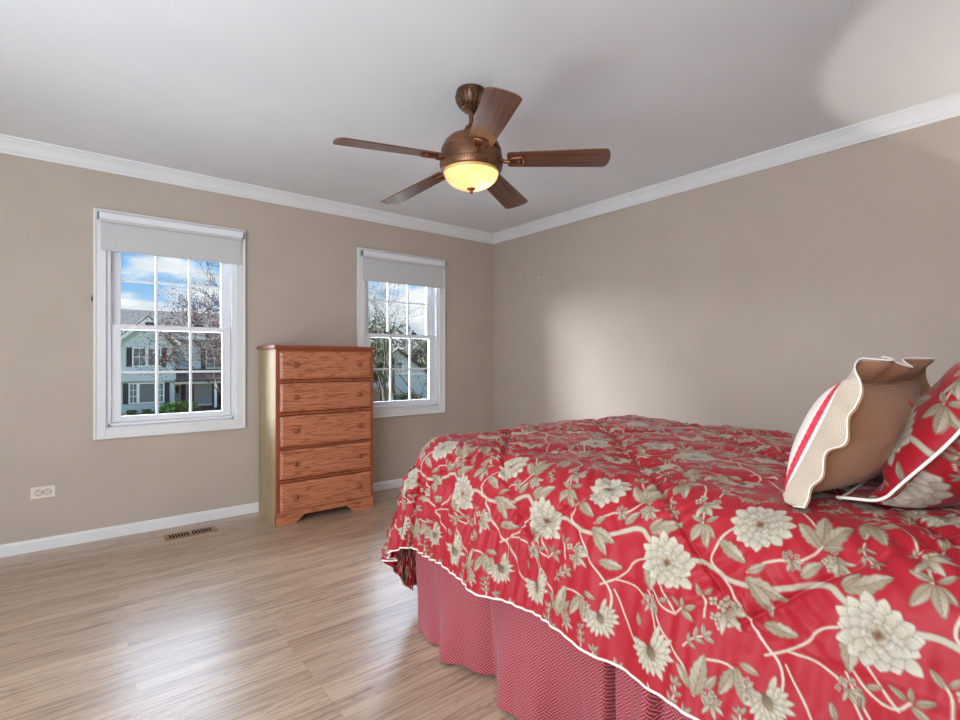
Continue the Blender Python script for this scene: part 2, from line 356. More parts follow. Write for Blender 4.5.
for n, (a, b) in enumerate(WIN): build_window(n + 1, a, b)

# roller shades
M['shade'] = noise_color(new_mat('shade cloth', (0, 0, 0), 0.9, 0.1), srgb(194, 195, 195), srgb(200, 200, 199), nscale=300, bump=0.05)
M['alu'] = noise_color(new_mat('white enamelled metal', (0, 0, 0), 0.35, 0.5), srgb(222, 223, 227), srgb(228, 229, 232))
M['greyplastic'] = noise_color(new_mat('grey plastic', (0, 0, 0), 0.5, 0.5), srgb(112, 114, 118), srgb(124, 126, 130))
def roller_shade(x0, x1, zb, label):
    r = tag(empty('roller_shade', ((x0 + x1) / 2, -0.026, 2.03)), label, 'window shade', 'roller shades over the two windows')
    w = (x1 - x0) / 2
    b = bmesh.new(); box(b, -w, w, -0.044, -0.001, -0.022, 0.022, 0.008, 2); obj('head_rail', b, M['alu'], r)
    b = bmesh.new(); tube(b, [(-w + 0.01, -0.026, -0.028), (w - 0.01, -0.026, -0.028)], 0.012, 12); obj('roller', b, M['shade'], r)
    b = bmesh.new(); box(b, -w + 0.012, w - 0.012, -0.018, -0.0155, zb - 2.03, -0.022); obj('shade_fabric', b, M['shade'], r)
    b = bmesh.new(); box(b, -w + 0.012, w - 0.012, -0.022, -0.011, zb - 2.042, zb - 2.028, 0.003); obj('bottom_bar', b, M['shade'], r)
    for s in (-1, 1):
        b = bmesh.new(); box(b, s * (w + 0.002) - 0.003, s * (w + 0.002) + 0.003, -0.048, -0.003, -0.024, 0.020, 0.002); obj('end_bracket', b, M['greyplastic'], r)
roller_shade(-3.250, -2.412, 1.828, 'off-white roller shade pulled a third down over the window left of the dresser')
roller_shade(-1.482, -0.645, 1.812, 'off-white roller shade over the window to the right of the dresser, near the corner')
# little cleats at the casing edges
for x, z, lab in ((-3.281, 1.515, 'small dark hook on the outer edge of the window casing left of the dresser'), (-0.611, 1.54, 'small dark hook on the casing edge of the window near the room corner')):
    r = tag(empty('wall_hook', (x, 0, z)), lab, 'hook')
    b = bmesh.new(); box(b, -0.004, 0.004, -0.008, 0.0, -0.018, 0.018, 0.001); obj('plate', b, M['greyplastic'], r)
    b = bmesh.new(); tube(b, [(0, -0.006, -0.01), (0, -0.02, -0.014), (0, -0.026, -0.006), (0, -0.026, 0.006)], 0.003, 8); obj('prong', b, M['lock'], r)

# ------------------------------------------------------------------ small things on the walls and floor
M['ivory'] = noise_color(new_mat('ivory plastic', (0, 0, 0), 0.4, 0.5), srgb(222, 210, 196), srgb(226, 214, 201))
M['dark'] = noise_color(new_mat('recess shade black', (0, 0, 0), 0.95, 0.05), srgb(14, 12, 11), srgb(20, 17, 15))  # near-black colour stands in for the shade inside slots and gaps
r = tag(empty('electrical_outlet', (-3.512, 0, 0.342)), 'cream duplex power outlet mounted sideways low on the window wall', 'power outlet')
b = bmesh.new(); box(b, -0.057, 0.057, -0.006, 0.0, -0.035, 0.035, 0.003, 2); obj('cover_plate', b, M['ivory'], r)
for s in (-1, 1):
    b = bmesh.new(); tube(b, [(s * 0.0195, -0.004, 0), (s * 0.0195, -0.0085, 0)], 0.0168, 24)
    rc = obj('receptacle', b, M['ivory'], r)
    b = bmesh.new()
    ring = [(s * 0.0195 + 0.0176 * math.cos(2 * PI * k / 28), -0.0062, 0.0176 * math.sin(2 * PI * k / 28)) for k in range(28)]
    tube(b, ring, 0.0016, 6, closed=True); obj('shadow_gap', b, M['dark'], rc)
    b = bmesh.new()
    box(b, s * 0.0195 - 0.008, s * 0.0195 + 0.003, -0.0092, -0.0080, 0.0055, 0.0085); box(b, s * 0.0195 - 0.007, s * 0.0195 + 0.003, -0.0092, -0.0080, -0.0085, -0.0055)
    tube(b, [(s * 0.0195 + 0.009, -0.0080, 0), (s * 0.0195 + 0.009, -0.0092, 0)], 0.0032, 10); obj('slot', b, M['dark'], rc)
b = bmesh.new(); tube(b, [(0, -0.006, 0), (0, -0.0075, 0)], 0.003, 12); obj('screw', b, M['greyplastic'], r)

# floor register of wood with two rows of slots
M['regwood'] = grain_wood('register oak', srgb(152, 118, 94), srgb(118, 86, 64), 0, 0.35)
r = tag(empty('floor_register', (-2.772, -0.232, 0.0)), 'slotted wooden floor register set in the floorboards below the left window', 'floor vent')
b = bmesh.new()
L2, W2, slots = 0.15, 0.062, []
cells = [-0.118 + 0.0165 * k for k in range(7)] + [0.012 + 0.0165 * k for k in range(7)]
box(b, -L2, L2, -W2, -0.042, 0.0, 0.005, 0.0015); box(b, -L2, L2, 0.042, W2, 0.0, 0.005, 0.0015)
prev = -L2
for c in cells:
    box(b, prev, c - 0.0052, -0.042, 0.042, 0.0, 0.005); prev = c + 0.0055
box(b, prev, L2, -0.042, 0.042, 0.0, 0.005)
obj('grille', b, M['regwood'], r)
b = bmesh.new(); box(b, -0.13, 0.13, -0.044, 0.044, 0.0006, 0.0012); obj('duct_shade_sheet', b, M['dark'], r)  # black sheet under the grille stands in for shade in the duct

# picture nail left in the right wall
r = tag(empty('wall_nail', (0, -0.698, 1.911)), 'tiny bent nail left in the tan right-hand wall near the corner', 'nail')
b = bmesh.new(); tube(b, [(0.004, 0, 0), (-0.022, 0, 0.006)], 0.0022, 8); obj('shank', b, M['greyplastic'], r)
b = bmesh.new(); tube(b, [(-0.022, 0, 0.006), (-0.0245, 0, 0.0066)], 0.005, 12); obj('head', b, M['greyplastic'], r)

# ------------------------------------------------------------------ chest of drawers
OAK, OAKD = srgb(194, 124, 88), srgb(126, 68, 42)
M['oak_front'] = [grain_wood('oak drawer front %d' % k, OAK, OAKD, 0, 0.33, 10.0, 20.0, 0.75, 0.6, 3.1 * k + 0.7) for k in range(5)]
M['oak_frame'] = grain_wood('oak frame', srgb(160, 84, 52), srgb(112, 55, 34), 2, 0.33, 9, 6, 0.5)
M['oak_top'] = grain_wood('oak top', srgb(142, 70, 46), srgb(98, 46, 30), 0, 0.3, 9, 6, 0.5)
M['oak_side'] = grain_wood('oak with painted glare', srgb(174, 154, 120), srgb(146, 124, 92), 2, 0.62, 12, 5, 0.5, 0.5)  # side made paler than the front: window glare put into the colour
def build_dresser():
    x0, x1, yf, yb, top = -2.297, -1.572, -0.430, -0.022, 1.232
    W = x1 - x0
    r = tag(empty('chest_of_drawers', (x0, yf, 0)), 'tall oak chest of five drawers with wooden knobs standing between the windows', 'dresser')
    D = yb - yf
    b = bmesh.new(); box(b, 0, 0.018, 0.018, D, 0.0, 1.205, 0.0015); obj('side_panel', b, M['oak_side'], r)['label'] = 'oak side panel with window glare painted pale'
    b = bmesh.new(); box(b, W - 0.018, W, 0.018, D, 0.0, 1.205, 0.0015); obj('side_panel', b, M['oak_side'], r)['label'] = 'oak side panel with window glare painted pale'
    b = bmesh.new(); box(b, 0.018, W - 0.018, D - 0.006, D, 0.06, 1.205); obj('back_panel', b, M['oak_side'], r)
    b = bmesh.new(); box(b, -0.016, W + 0.014, -0.020, D + 0.004, 1.205, 1.232, 0.007, 2); obj('top', b, M['oak_top'], r)
    # face frame: stiles, rails between drawers
    tops = [1.190, 0.970, 0.745, 0.509, 0.283]; bots = [0.995, 0.771, 0.529, 0.308, 0.080]
    b = bmesh.new(); box(b, 0, 0.020, 0, 0.018, 0.0, 1.205, 0.001); box(b, W - 0.020, W, 0, 0.018, 0.0, 1.205, 0.001)
    box(b, 0.020, W - 0.020, 0, 0.018, 1.185, 1.205)
    for i in range(4): box(b, 0.020, W - 0.020, -0.004, 0.018, tops[i + 1] + 0.004, bots[i] - 0.004)
    obj('face_frame', b, M['oak_frame'], r)
    # scalloped apron
    b = bmesh.new(); prism(b, [(0.0, 0), (0.136, 0), (0.196, 0.05), (0.505, 0.05), (0.562, 0), (W, 0), (W, 0.082), (0.0, 0.082)], 1, -0.006, 0.016); obj('apron', b, M['oak_front'][4], r)
    for i in range(5):
        z0, z1 = bots[i] + 0.002, tops[i] - 0.002
        b = bmesh.new(); vs = []
        xa, xb = 0.024, W - 0.022
        # front board with a routed, sloping edge
        A = [(xa, 0.005, z0), (xb, 0.005, z0), (xb, 0.005, z1), (xa, 0.005, z1)]
        e = 0.009
        Bq = [(xa, -0.008, z0), (xb, -0.008, z0), (xb, -0.008, z1), (xa, -0.008, z1)]
        Cq = [(xa + e, -0.012, z0 + e), (xb - e, -0.012, z0 + e), (xb - e, -0.012, z1 - e), (xa + e, -0.012, z1 - e)]
        Dq = [(xa + 2 * e, -0.018, z0 + 2 * e), (xb - 2 * e, -0.018, z0 + 2 * e), (xb - 2 * e, -0.018, z1 - 2 * e), (xa + 2 * e, -0.018, z1 - 2 * e)]
        rings = [[b.verts.new(p) for p in q] for q in (A, Bq, Cq, Dq)]
        for q0, q1 in zip(rings, rings[1:]):
            for k in range(4): b.faces.new((q0[k], q0[(k + 1) % 4], q1[(k + 1) % 4], q1[k]))
        b.faces.new(rings[0]); b.faces.new(rings[-1])
        d = obj('drawer', b, M['oak_front'][i], r)
        for kx in (0.122, W - 0.130):
            b = bmesh.new(); lathe(b, [(0, 0.0), (0.011, 0.0), (0.0085, 0.006), (0.008, 0.012), (0.013, 0.017), (0.0175, 0.022), (0.018, 0.027), (0.014, 0.031), (0.0, 0.0325)], 24)
            bmesh.ops.rotate(b, cent=(0, 0, 0), matrix=Matrix.Rotation(PI / 2, 3, 'X'), verts=b.verts[:])
            bmesh.ops.translate(b, vec=(kx, -0.018, (z0 + z1) / 2 + 0.004), verts=b.verts[:])
            obj('knob', b, M['oak_frame'], d, smooth=True)
    return r
build_dresser()

# ------------------------------------------------------------------ ceiling fan
M['bronze'] = noise_color(new_mat('aged bronze', (0, 0, 0), 0.38, 0.6, 0.55), srgb(88, 58, 40), srgb(126, 86, 58), nscale=14, bump=0.05)
M['bronze_dark'] = noise_color(new_mat('dark rubbed bronze', (0, 0, 0), 0.35, 0.6, 0.6), srgb(62, 42, 32), srgb(112, 76, 50), nscale=16)
M['copper'] = noise_color(new_mat('coppery bronze', (0, 0, 0), 0.3, 0.6, 0.7), srgb(120, 74, 50), srgb(150, 96, 64), nscale=14)
M['blade'] = grain_wood('walnut blade', srgb(108, 70, 54), srgb(74, 46, 36), 0, 0.22, 26, 5, 0.6, 0.55)
def bowl_mat():
    m = new_mat('amber alabaster glass', srgb(250, 214, 150), 0.25, 0.5)
    nt, N, L, b = nodes(m)
    tc = N('ShaderNodeTexCoord'); no = N('ShaderNodeTexNoise'); mp = N('ShaderNodeMapping'); L(tc.outputs['Object'], mp.inputs[0]); mp.inputs['Scale'].default_value = (5, 5, 22)
    L(mp.outputs[0], no.inputs[0]); no.inputs['Scale'].default_value = 1.3; no.inputs['Detail'].default_value = 3; no.inputs['Distortion'].default_value = 0.8
    r = N('ShaderNodeValToRGB'); L(no.outputs['Fac'], r.inputs[0]); r.color_ramp.elements[0].position = 0.35; r.color_ramp.elements[0].color = (1.0, 0.82, 0.54, 1); r.color_ramp.elements[1].position = 0.65; r.color_ramp.elements[1].color = (1.0, 0.93, 0.76, 1)
    L(r.outputs[0], b.inputs['Emission Color']); b.inputs['Emission Strength'].default_value = 0.20
    t = N('ShaderNodeBsdfTranslucent'); L(r.outputs[0], t.inputs[0])
    mx = N('ShaderNodeMixShader'); mx.inputs[0].default_value = 0.55; L(b.outputs[0], mx.inputs[1]); L(t.outputs[0], mx.inputs[2])
    L(mx.outputs[0], nt.nodes['Material Output'].inputs[0]); return m
M['bowl'] = bowl_mat()
M['amber'] = noise_color(new_mat('deep amber glass', (0, 0, 0), 0.25, 0.5), srgb(206, 160, 92), srgb(224, 182, 116), nscale=9)
def build_fan():
    cx, cy = -1.888, -2.075
    r = tag(empty('ceiling_fan', (cx, cy, 2.41)), 'bronze ceiling fan with five walnut blades and a lit amber glass bowl', 'ceiling fan')
    Z = lambda z: (z - 1.13) * 1.0146 + 1.13 - 2.41
    b = bmesh.new(); lathe(b, [(0, 0), (0.070, 0), (0.073, -0.008), (0.071, -0.016), (0.075, -0.022), (0.071, -0.042), (0.060, -0.064), (0.046, -0.081), (0.036, -0.088), (0.038, -0.094), (0.030, -0.100), (0, -0.100)], 48)
    c = obj('canopy', b, M['bronze_dark'], r, smooth=True, auto=40)
    b = bmesh.new()
    for k in range(20):     # raised flutes
        a = 2 * PI * k / 20; pts = [(0.0735, -0.024), (0.071, -0.044), (0.0605, -0.065), (0.047, -0.081)]
        tube(b, [(q * math.cos(a), q * math.sin(a), z) for q, z in pts], 0.0042, 6)
    obj('flute', b, M['bronze_dark'], c, smooth=True)
    b = bmesh.new(); tube(b, [(0, 0, -0.09), (0, 0, Z(2.215))], 0.0115, 20); obj('downrod', b, M['bronze'], r, smooth=True, auto=40)
    b = bmesh.new(); lathe(b, [(0, Z(2.232)), (0.018, Z(2.232)), (0.021, Z(2.226)), (0.030, Z(2.222)), (0.033, Z(2.212)), (0.036, Z(2.206)), (0.037, Z(2.192)), (0.044, Z(2.186)), (0.044, Z(2.176)), (0, Z(2.176))], 36)
    obj('coupling', b, M['bronze_dark'], r, smooth=True, auto=40)
    b = bmesh.new(); lathe(b, [(0, Z(2.19)), (0.05, Z(2.188)), (0.082, Z(2.180)), (0.110, Z(2.165)), (0.128, Z(2.146)), (0.137, Z(2.128)), (0.139, Z(2.118)), (0.143, Z(2.114)), (0.144, Z(2.106)), (0.139, Z(2.101)), (0.139, Z(2.094)), (0.147, Z(2.088)), (0.150, Z(2.060)), (0.147, Z(2.030)), (0.142, Z(2.016)), (0.131, Z(2.012)), (0, Z(2.020))], 64)
    h = obj('motor_housing', b, M['bronze'], r, smooth=True, auto=35)
    b = bmesh.new()
    for k in range(72):     # beaded band above the glass
        a = 2 * PI * k / 72; q = 0.1465; tube(b, [(q * math.cos(a), q * math.sin(a), Z(2.046)), ((q - 0.003) * math.cos(a), (q - 0.003) * math.sin(a), Z(2.028))], 0.0045, 6)
    obj('beading', b, M['bronze'], h, smooth=True)
    outer = [(0.130, Z(2.018)), (0.1295, Z(2.008)), (0.126, Z(1.992)), (0.116, Z(1.974)), (0.098, Z(1.957)), (0.074, Z(1.944)), (0.045, Z(1.937)), (0.0, Z(1.934))]
    inner = [(q * 0.965, z + 0.004) for q, z in outer[::-1]]
    b = bmesh.new(); lathe(b, outer + inner, 64, cap=False); obj('glass_bowl', b, M['bowl'], r, smooth=True)
    b = bmesh.new(); lathe(b, [(0.128, Z(2.020)), (0.1325, Z(2.018)), (0.1335, Z(2.010)), (0.1325, Z(2.004)), (0.1285, Z(2.003))], 64, cap=False); obj('bowl_rim', b, M['amber'], r, smooth=True)['label'] = 'amber glass rim'
    b = bmesh.new(); lathe(b, [(0, Z(1.938)), (0.020, Z(1.937)), (0.022, Z(1.932)), (0.012, Z(1.928)), (0.008, Z(1.922)), (0.010, Z(1.917)), (0.006, Z(1.910)), (0, Z(1.908))], 24); obj('finial', b, M['copper'], r, smooth=True)
    # blades
    def blade_bm():
        b = bmesh.new(); t = 0.006; n = 26; up = []; 
        prof = []
        for i in range(n + 1):
            x = 0.172 + (0.655 - 0.172) * i / n; f = i / n
            w = 0.058 + 0.014 * f
            prof.append((x, w))
        out = []
        # outline: root corners slightly rounded, tip a shallow arc with clipped corners
        L0, L1 = 0.172, 0.648
        pts = [(L0 + 0.008, -0.056), (L0, -0.046), (L0, 0.046), (L0 + 0.008, 0.056)]
        pts += [(L0 + 0.008 + (L1 - 0.026 - L0 - 0.008) * k / 10, 0.056 + 0.015 * k / 10) for k in range(1, 11)]
        for k in range(0, 11):
            a = -1 + 2 * k / 10
            pts.append((L1 - 0.014 * a * a - (0.006 if abs(a) == 1 else 0), -0.070 * a))
        pts += [(L0 + 0.008 + (L1 - 0.026 - L0 - 0.008) * k / 10, -0.056 - 0.015 * k / 10) for k in range(10, 0, -1)]
        lo = [b.verts.new((x, y, -t / 2)) for x, y in pts]; hi = [b.verts.new((x, y, t / 2)) for x, y in pts]
        b.faces.new(lo); b.faces.new(hi)
        m = len(pts)
        for k in range(m): b.faces.new((lo[k], lo[(k + 1) % m], hi[(k + 1) % m], hi[k]))
        bmesh.ops.bevel(b, geom=[e for e in b.edges if abs(e.verts[0].co.z - e.verts[1].co.z) < 1e-6], offset=0.0012, segments=1, affect='EDGES')
        return b
    tip = {-45: 2.052, 27: 2.030, 99: 1.995, 171: 2.026, 243: 2.064}
    for a in (-45, 27, 99, 171, 243):
        rz = Matrix.Rotation(math.radians(a), 4, 'Z'); droop = math.atan2(2.068 - tip[a], 0.632)
        mat = Matrix.Translation((0, 0, Z(2.068))) @ rz @ Matrix.Rotation(droop, 4, 'Y') @ Matrix.Rotation(math.radians(-11), 4, 'X')
        b = blade_bm(); o = obj('blade', b, M['blade'], r); o.matrix_basis = mat
        b = bmesh.new()
        # iron: arm from the motor, and the plate with an oval window under the blade
        tube(b, [(0.118, 0, 0.012), (0.140, 0, 0.0), (0.165, 0, -0.012), (0.185, 0, -0.012)], [0.011, 0.010, 0.009, 0.008], 10)
        q = [(0.180, -0.012), (0.196, -0.022), (0.226, -0.026), (0.242, -0.030), (0.250, -0.022), (0.250, 0.022), (0.242, 0.030), (0.226, 0.026), (0.196, 0.022), (0.180, 0.012)]
        tube(b, [(x, y, -0.0075) for x, y in q], 0.005, 8, closed=True)
        box(b, 0.222, 0.252, -0.028, 0.028, -0.0085, -0.0032, 0.002)
        for y in (-0.016, 0.016): tube(b, [(0.237, y, -0.008), (0.237, y, -0.012)], 0.005, 10)
        ir = obj('blade_iron', b, M['copper'], o, smooth=True, auto=45)
    d = bpy.data.lights.new('fan_bulb', 'POINT'); d.energy = 1.5; d.color = (1.0, 0.87, 0.70); d.shadow_soft_size = 0.03
    lo = bpy.data.objects.new('fan_bulb', d); COL.objects.link(lo); lo.parent = r; lo.location = (0.028, -0.035, Z(1.975))
build_fan()

# ------------------------------------------------------------------ printed cloth: one repeat of the floral, drawn once and laid over the cloth
def hash_noise(x, y, seed=0):
    xi = np.floor(x).astype(np.int64); yi = np.floor(y).astype(np.int64); xf = x - xi; yf = y - yi
    def h(i, j):
        n = (i * 374761393 + j * 668265263 + seed * 974711) & 0x7fffffff
        n = ((n ^ (n >> 13)) * 1274126177) & 0x7fffffff
        return ((n ^ (n >> 16)) & 0xffff) / 65535.0
    u = xf * xf * (3 - 2 * xf); v = yf * yf * (3 - 2 * yf)
    return (h(xi, yi) * (1 - u) + h(xi + 1, yi) * u) * (1 - v) + (h(xi, yi + 1) * (1 - u) + h(xi + 1, yi + 1) * u) * v - 0.5

PA, PB, PX = 0.56, 0.40, 0.001
class Print:
    def __init__(s, ground):
        s.n, s.m = int(PA / PX), int(PB / PX)
        s.c = np.empty((s.n, s.m, 3)); s.c[:] = ground
    def paint(s, a0, a1, b0, b1, fn):
        """fn(A, B) -> alpha, colour over a window that may cross the edge of the repeat"""
        i = np.arange(int(a0 / PX) - 2, int(a1 / PX) + 3); j = np.arange(int(b0 / PX) - 2, int(b1 / PX) + 3)
        A, B = np.meshgrid(i * PX, j * PX, indexing='ij')
        al, co = fn(A, B); al = np.clip(al, 0, 1)[..., None]
        # half drop: every time a wraps, b shifts by half a repeat
        ii = np.mod(i, s.n)[:, None]; wrap = np.floor_divide(i, s.n)[:, None]
        jj = np.mod(j[None, :] + wrap * (s.m // 2), s.m); ii = np.broadcast_to(ii, jj.shape)
        s.c[ii, jj] = s.c[ii, jj] * (1 - al) + co * al
    def petal(s, p0, p1, w, c0, c1, edge, blunt=0.55, vein=None, serr=0.0, split=None):
        p0 = np.array(p0, float); p1 = np.array(p1, float); d = p1 - p0; Lh = np.hypot(*d) + 1e-9; d /= Lh
        m = w + 0.004
        def fn(A, B):
            x = A - p0[0]; y = B - p0[1]; t = (x * d[0] + y * d[1]) / Lh; q = -x * d[1] + y * d[0]
            tc = np.clip(t, 0, 1); hw = w * np.sin(PI * np.clip(tc, 0, 1) ** blunt) ** 0.8
            if serr: hw = hw * (1 - serr * (np.abs(np.mod(tc * 5, 1) - 0.5)))
            dist = np.where((t > 0) & (t < 1), hw - np.abs(q), -0.01)
            al = dist / 0.0012 + 0.5
            k = tc[..., None]; co = np.array(c0) * (1 - k) + np.array(c1) * k
            if split is not None: co = np.where((q > 0)[..., None], co, np.array(split))
            sh = np.clip(1 - dist / 0.0026, 0, 1)[..., None] * 0.75; co = co * (1 - sh) + np.array(edge) * sh
            if vein is not None:
                vn = np.clip(1 - np.abs(q) / 0.0012, 0, 1)[..., None] * 0.8; co = co * (1 - vn) + np.array(vein) * vn
                rib = np.clip(1 - np.abs(np.mod(t * 6 - np.abs(q) / w * 1.2, 1) - 0.5) * 5, 0, 1)[..., None] * 0.22; co = co * (1 - rib) + np.array(vein) * rib
            return al, co
        s.paint(min(p0[0], p1[0]) - m, max(p0[0], p1[0]) + m, min(p0[1], p1[1]) - m, max(p0[1], p1[1]) + m, fn)
    def stroke(s, pts, w, col, edge):
        # smooth the path first
        P = np.array(pts, float)
        for _ in range(2):
            Q = [P[0]]
            for a, b in zip(P[:-1], P[1:]): Q += [a * 0.75 + b * 0.25, a * 0.25 + b * 0.75]
            P = np.array(Q + [P[-1]])
        def fn(A, B):
            dist = np.full(A.shape, 9.0)
            for a, b in zip(P[:-1], P[1:]):
                d = b - a; l2 = d @ d + 1e-12; t = np.clip(((A - a[0]) * d[0] + (B - a[1]) * d[1]) / l2, 0, 1)
                dist = np.minimum(dist, np.hypot(A - a[0] - t * d[0], B - a[1] - t * d[1]))
            sh = np.clip(dist / (w / 2) - 0.55, 0, 1)[..., None]
            return (w / 2 - dist) / 0.0016 + 0.5, np.array(col) * (1 - sh) + np.array(edge) * sh
        s.paint(P[:, 0].min() - w, P[:, 0].max() + w, P[:, 1].min() - w, P[:, 1].max() + w, fn)
    def sample(s, a, b):
        x = a / PX; w = np.floor_divide(x, s.n); y = b / PX + w * (s.m // 2); x = np.mod(x, s.n); y = np.mod(y, s.m)
        i = np.floor(x).astype(int); j = np.floor(y).astype(int); fx = (x - i)[..., None]; fy = (y - j)[..., None]
        i %= s.n; j %= s.m; i2 = i + 1; j2 = (j + 1) % s.m
        # the row past the end belongs to the next, half-dropped repeat
        over = i2 >= s.n; i2 = np.where(over, 0, i2); sh = np.where(over, s.m // 2, 0)
        c = s.c
        return (c[i, j] * (1 - fy) + c[i, j2] * fy) * (1 - fx) + (c[i2, (j + sh) % s.m] * (1 - fy) + c[i2, (j2 + sh) % s.m] * fy) * fx

FLOWERS = [('peony', -2.350, -3.745, -2.335, -3.690, .066), ('peony', -2.205, -3.520, -2.260, -3.475, .060), ('aster', -2.565, -3.735, -2.520, -3.700, .055), ('aster', -2.548, -3.580, -2.520, -3.560, .046),
    ('cluster', -2.190, -3.785, -2.165, -3.765, .034), ('cluster', -2.240, -3.660, -2.225, -3.640, .024), ('cluster', -2.410, -3.475, -2.390, -3.450, .038), ('cluster', -2.455, -3.700, -2.440, -3.690, .020),
    ('cluster', -2.535, -3.530, -2.535, -3.510, .020), ('cluster', -2.265, -3.590, -2.250, -3.575, .018), ('cluster', -2.590, -3.470, -2.560, -3.460, .024), ('cluster', -2.13, -3.56, -2.15, -3.54, .022)]
LEAVES = [(-2.265, -3.445, -2.295, -3.51), (-2.325, -3.51, -2.345, -3.59), (-2.33, -3.52, -2.385, -3.57), (-2.29, -3.68, -2.245, -3.75), (-2.345, -3.7, -2.43, -3.7), (-2.405, -3.55, -2.4, -3.62), (-2.29, -3.61, -2.25, -3.64), (-2.31, -3.515, -2.285, -3.55), (-2.285, -3.675, -2.25, -3.7), (-2.225, -3.63, -2.18, -3.58), (-2.215, -3.635, -2.14, -3.615), (-2.22, -3.635, -2.145, -3.665), (-2.11, -3.68, -2.175, -3.69), (-2.115, -3.685, -2.18, -3.725), (-2.115, -3.695, -2.105, -3.74), (-2.225, -3.635, -2.205, -3.665), (-2.23, -3.645, -2.27, -3.665), (-2.59, -3.435, -2.505, -3.445), (-2.58, -3.425, -2.545, -3.39), (-2.57, -3.455, -2.535, -3.475), (-2.51, -3.505, -2.57, -3.48), (-2.505, -3.51, -2.565, -3.53), (-2.495, -3.515, -2.5, -3.555), (-2.435, -3.78, -2.42, -3.755), (-2.435, -3.785, -2.41, -3.785), (-2.435, -3.79, -2.42, -3.818), (-2.44, -3.785, -2.455, -3.815), (-2.395, -3.825, -2.37, -3.805), (-2.39, -3.83, -2.37, -3.845), (-2.235, -3.8, -2.225, -3.765), (-2.235, -3.805, -2.215, -3.83), (-2.24, -3.8, -2.285, -3.775), (-2.24, -3.805, -2.265, -3.835), (-2.24, -3.805, -2.29, -3.82), (-2.515, -3.685, -2.485, -3.675), (-2.45, -3.72, -2.48, -3.72), (-2.44, -3.725, -2.43, -3.75)]
STEMS = [(.0112, [(-2.325, -3.39), (-2.32, -3.415), (-2.33, -3.45), (-2.34, -3.475), (-2.34, -3.505), (-2.335, -3.555), (-2.31, -3.605), (-2.285, -3.655), (-2.305, -3.68), (-2.32, -3.705), (-2.325, -3.73), (-2.325, -3.79)]), (.0055, [(-2.34, -3.47), (-2.375, -3.495), (-2.41, -3.525), (-2.44, -3.555), (-2.46, -3.59), (-2.50, -3.60), (-2.53, -3.585)]), (.0045, [(-2.33, -3.45), (-2.31, -3.43), (-2.275, -3.44), (-2.245, -3.455), (-2.215, -3.49)]), (.0032, [(-2.31, -3.515), (-2.275, -3.555), (-2.265, -3.6), (-2.25, -3.62), (-2.215, -3.635)]),
    (.0034, [(-2.59, -3.435), (-2.555, -3.415), (-2.525, -3.38), (-2.5, -3.34), (-2.455, -3.31), (-2.43, -3.295)]), (.0026, [(-2.51, -3.505), (-2.505, -3.48), (-2.515, -3.445)]), (.0026, [(-2.46, -3.56), (-2.435, -3.6), (-2.405, -3.635), (-2.37, -3.65), (-2.352, -3.69)]), (.0024, [(-2.435, -3.6), (-2.43, -3.645), (-2.44, -3.675), (-2.455, -3.7), (-2.49, -3.72), (-2.53, -3.74)]), (.0024, [(-2.42, -3.705), (-2.445, -3.725), (-2.455, -3.75), (-2.455, -3.77), (-2.435, -3.785)]), (.0022, [(-2.435, -3.835), (-2.405, -3.835), (-2.39, -3.825)]),
    (.0022, [(-2.21, -3.79), (-2.24, -3.8)]), (.0026, [(-2.105, -3.68), (-2.09, -3.71), (-2.12, -3.75), (-2.17, -3.77)]), (.0024, [(-2.35, -3.69), (-2.385, -3.71), (-2.435, -3.75), (-2.455, -3.77)]), (.0026, [(-2.21, -3.635), (-2.17, -3.60), (-2.14, -3.57)]), (.003, [(-2.565, -3.70), (-2.545, -3.66), (-2.50, -3.63), (-2.46, -3.60)])]

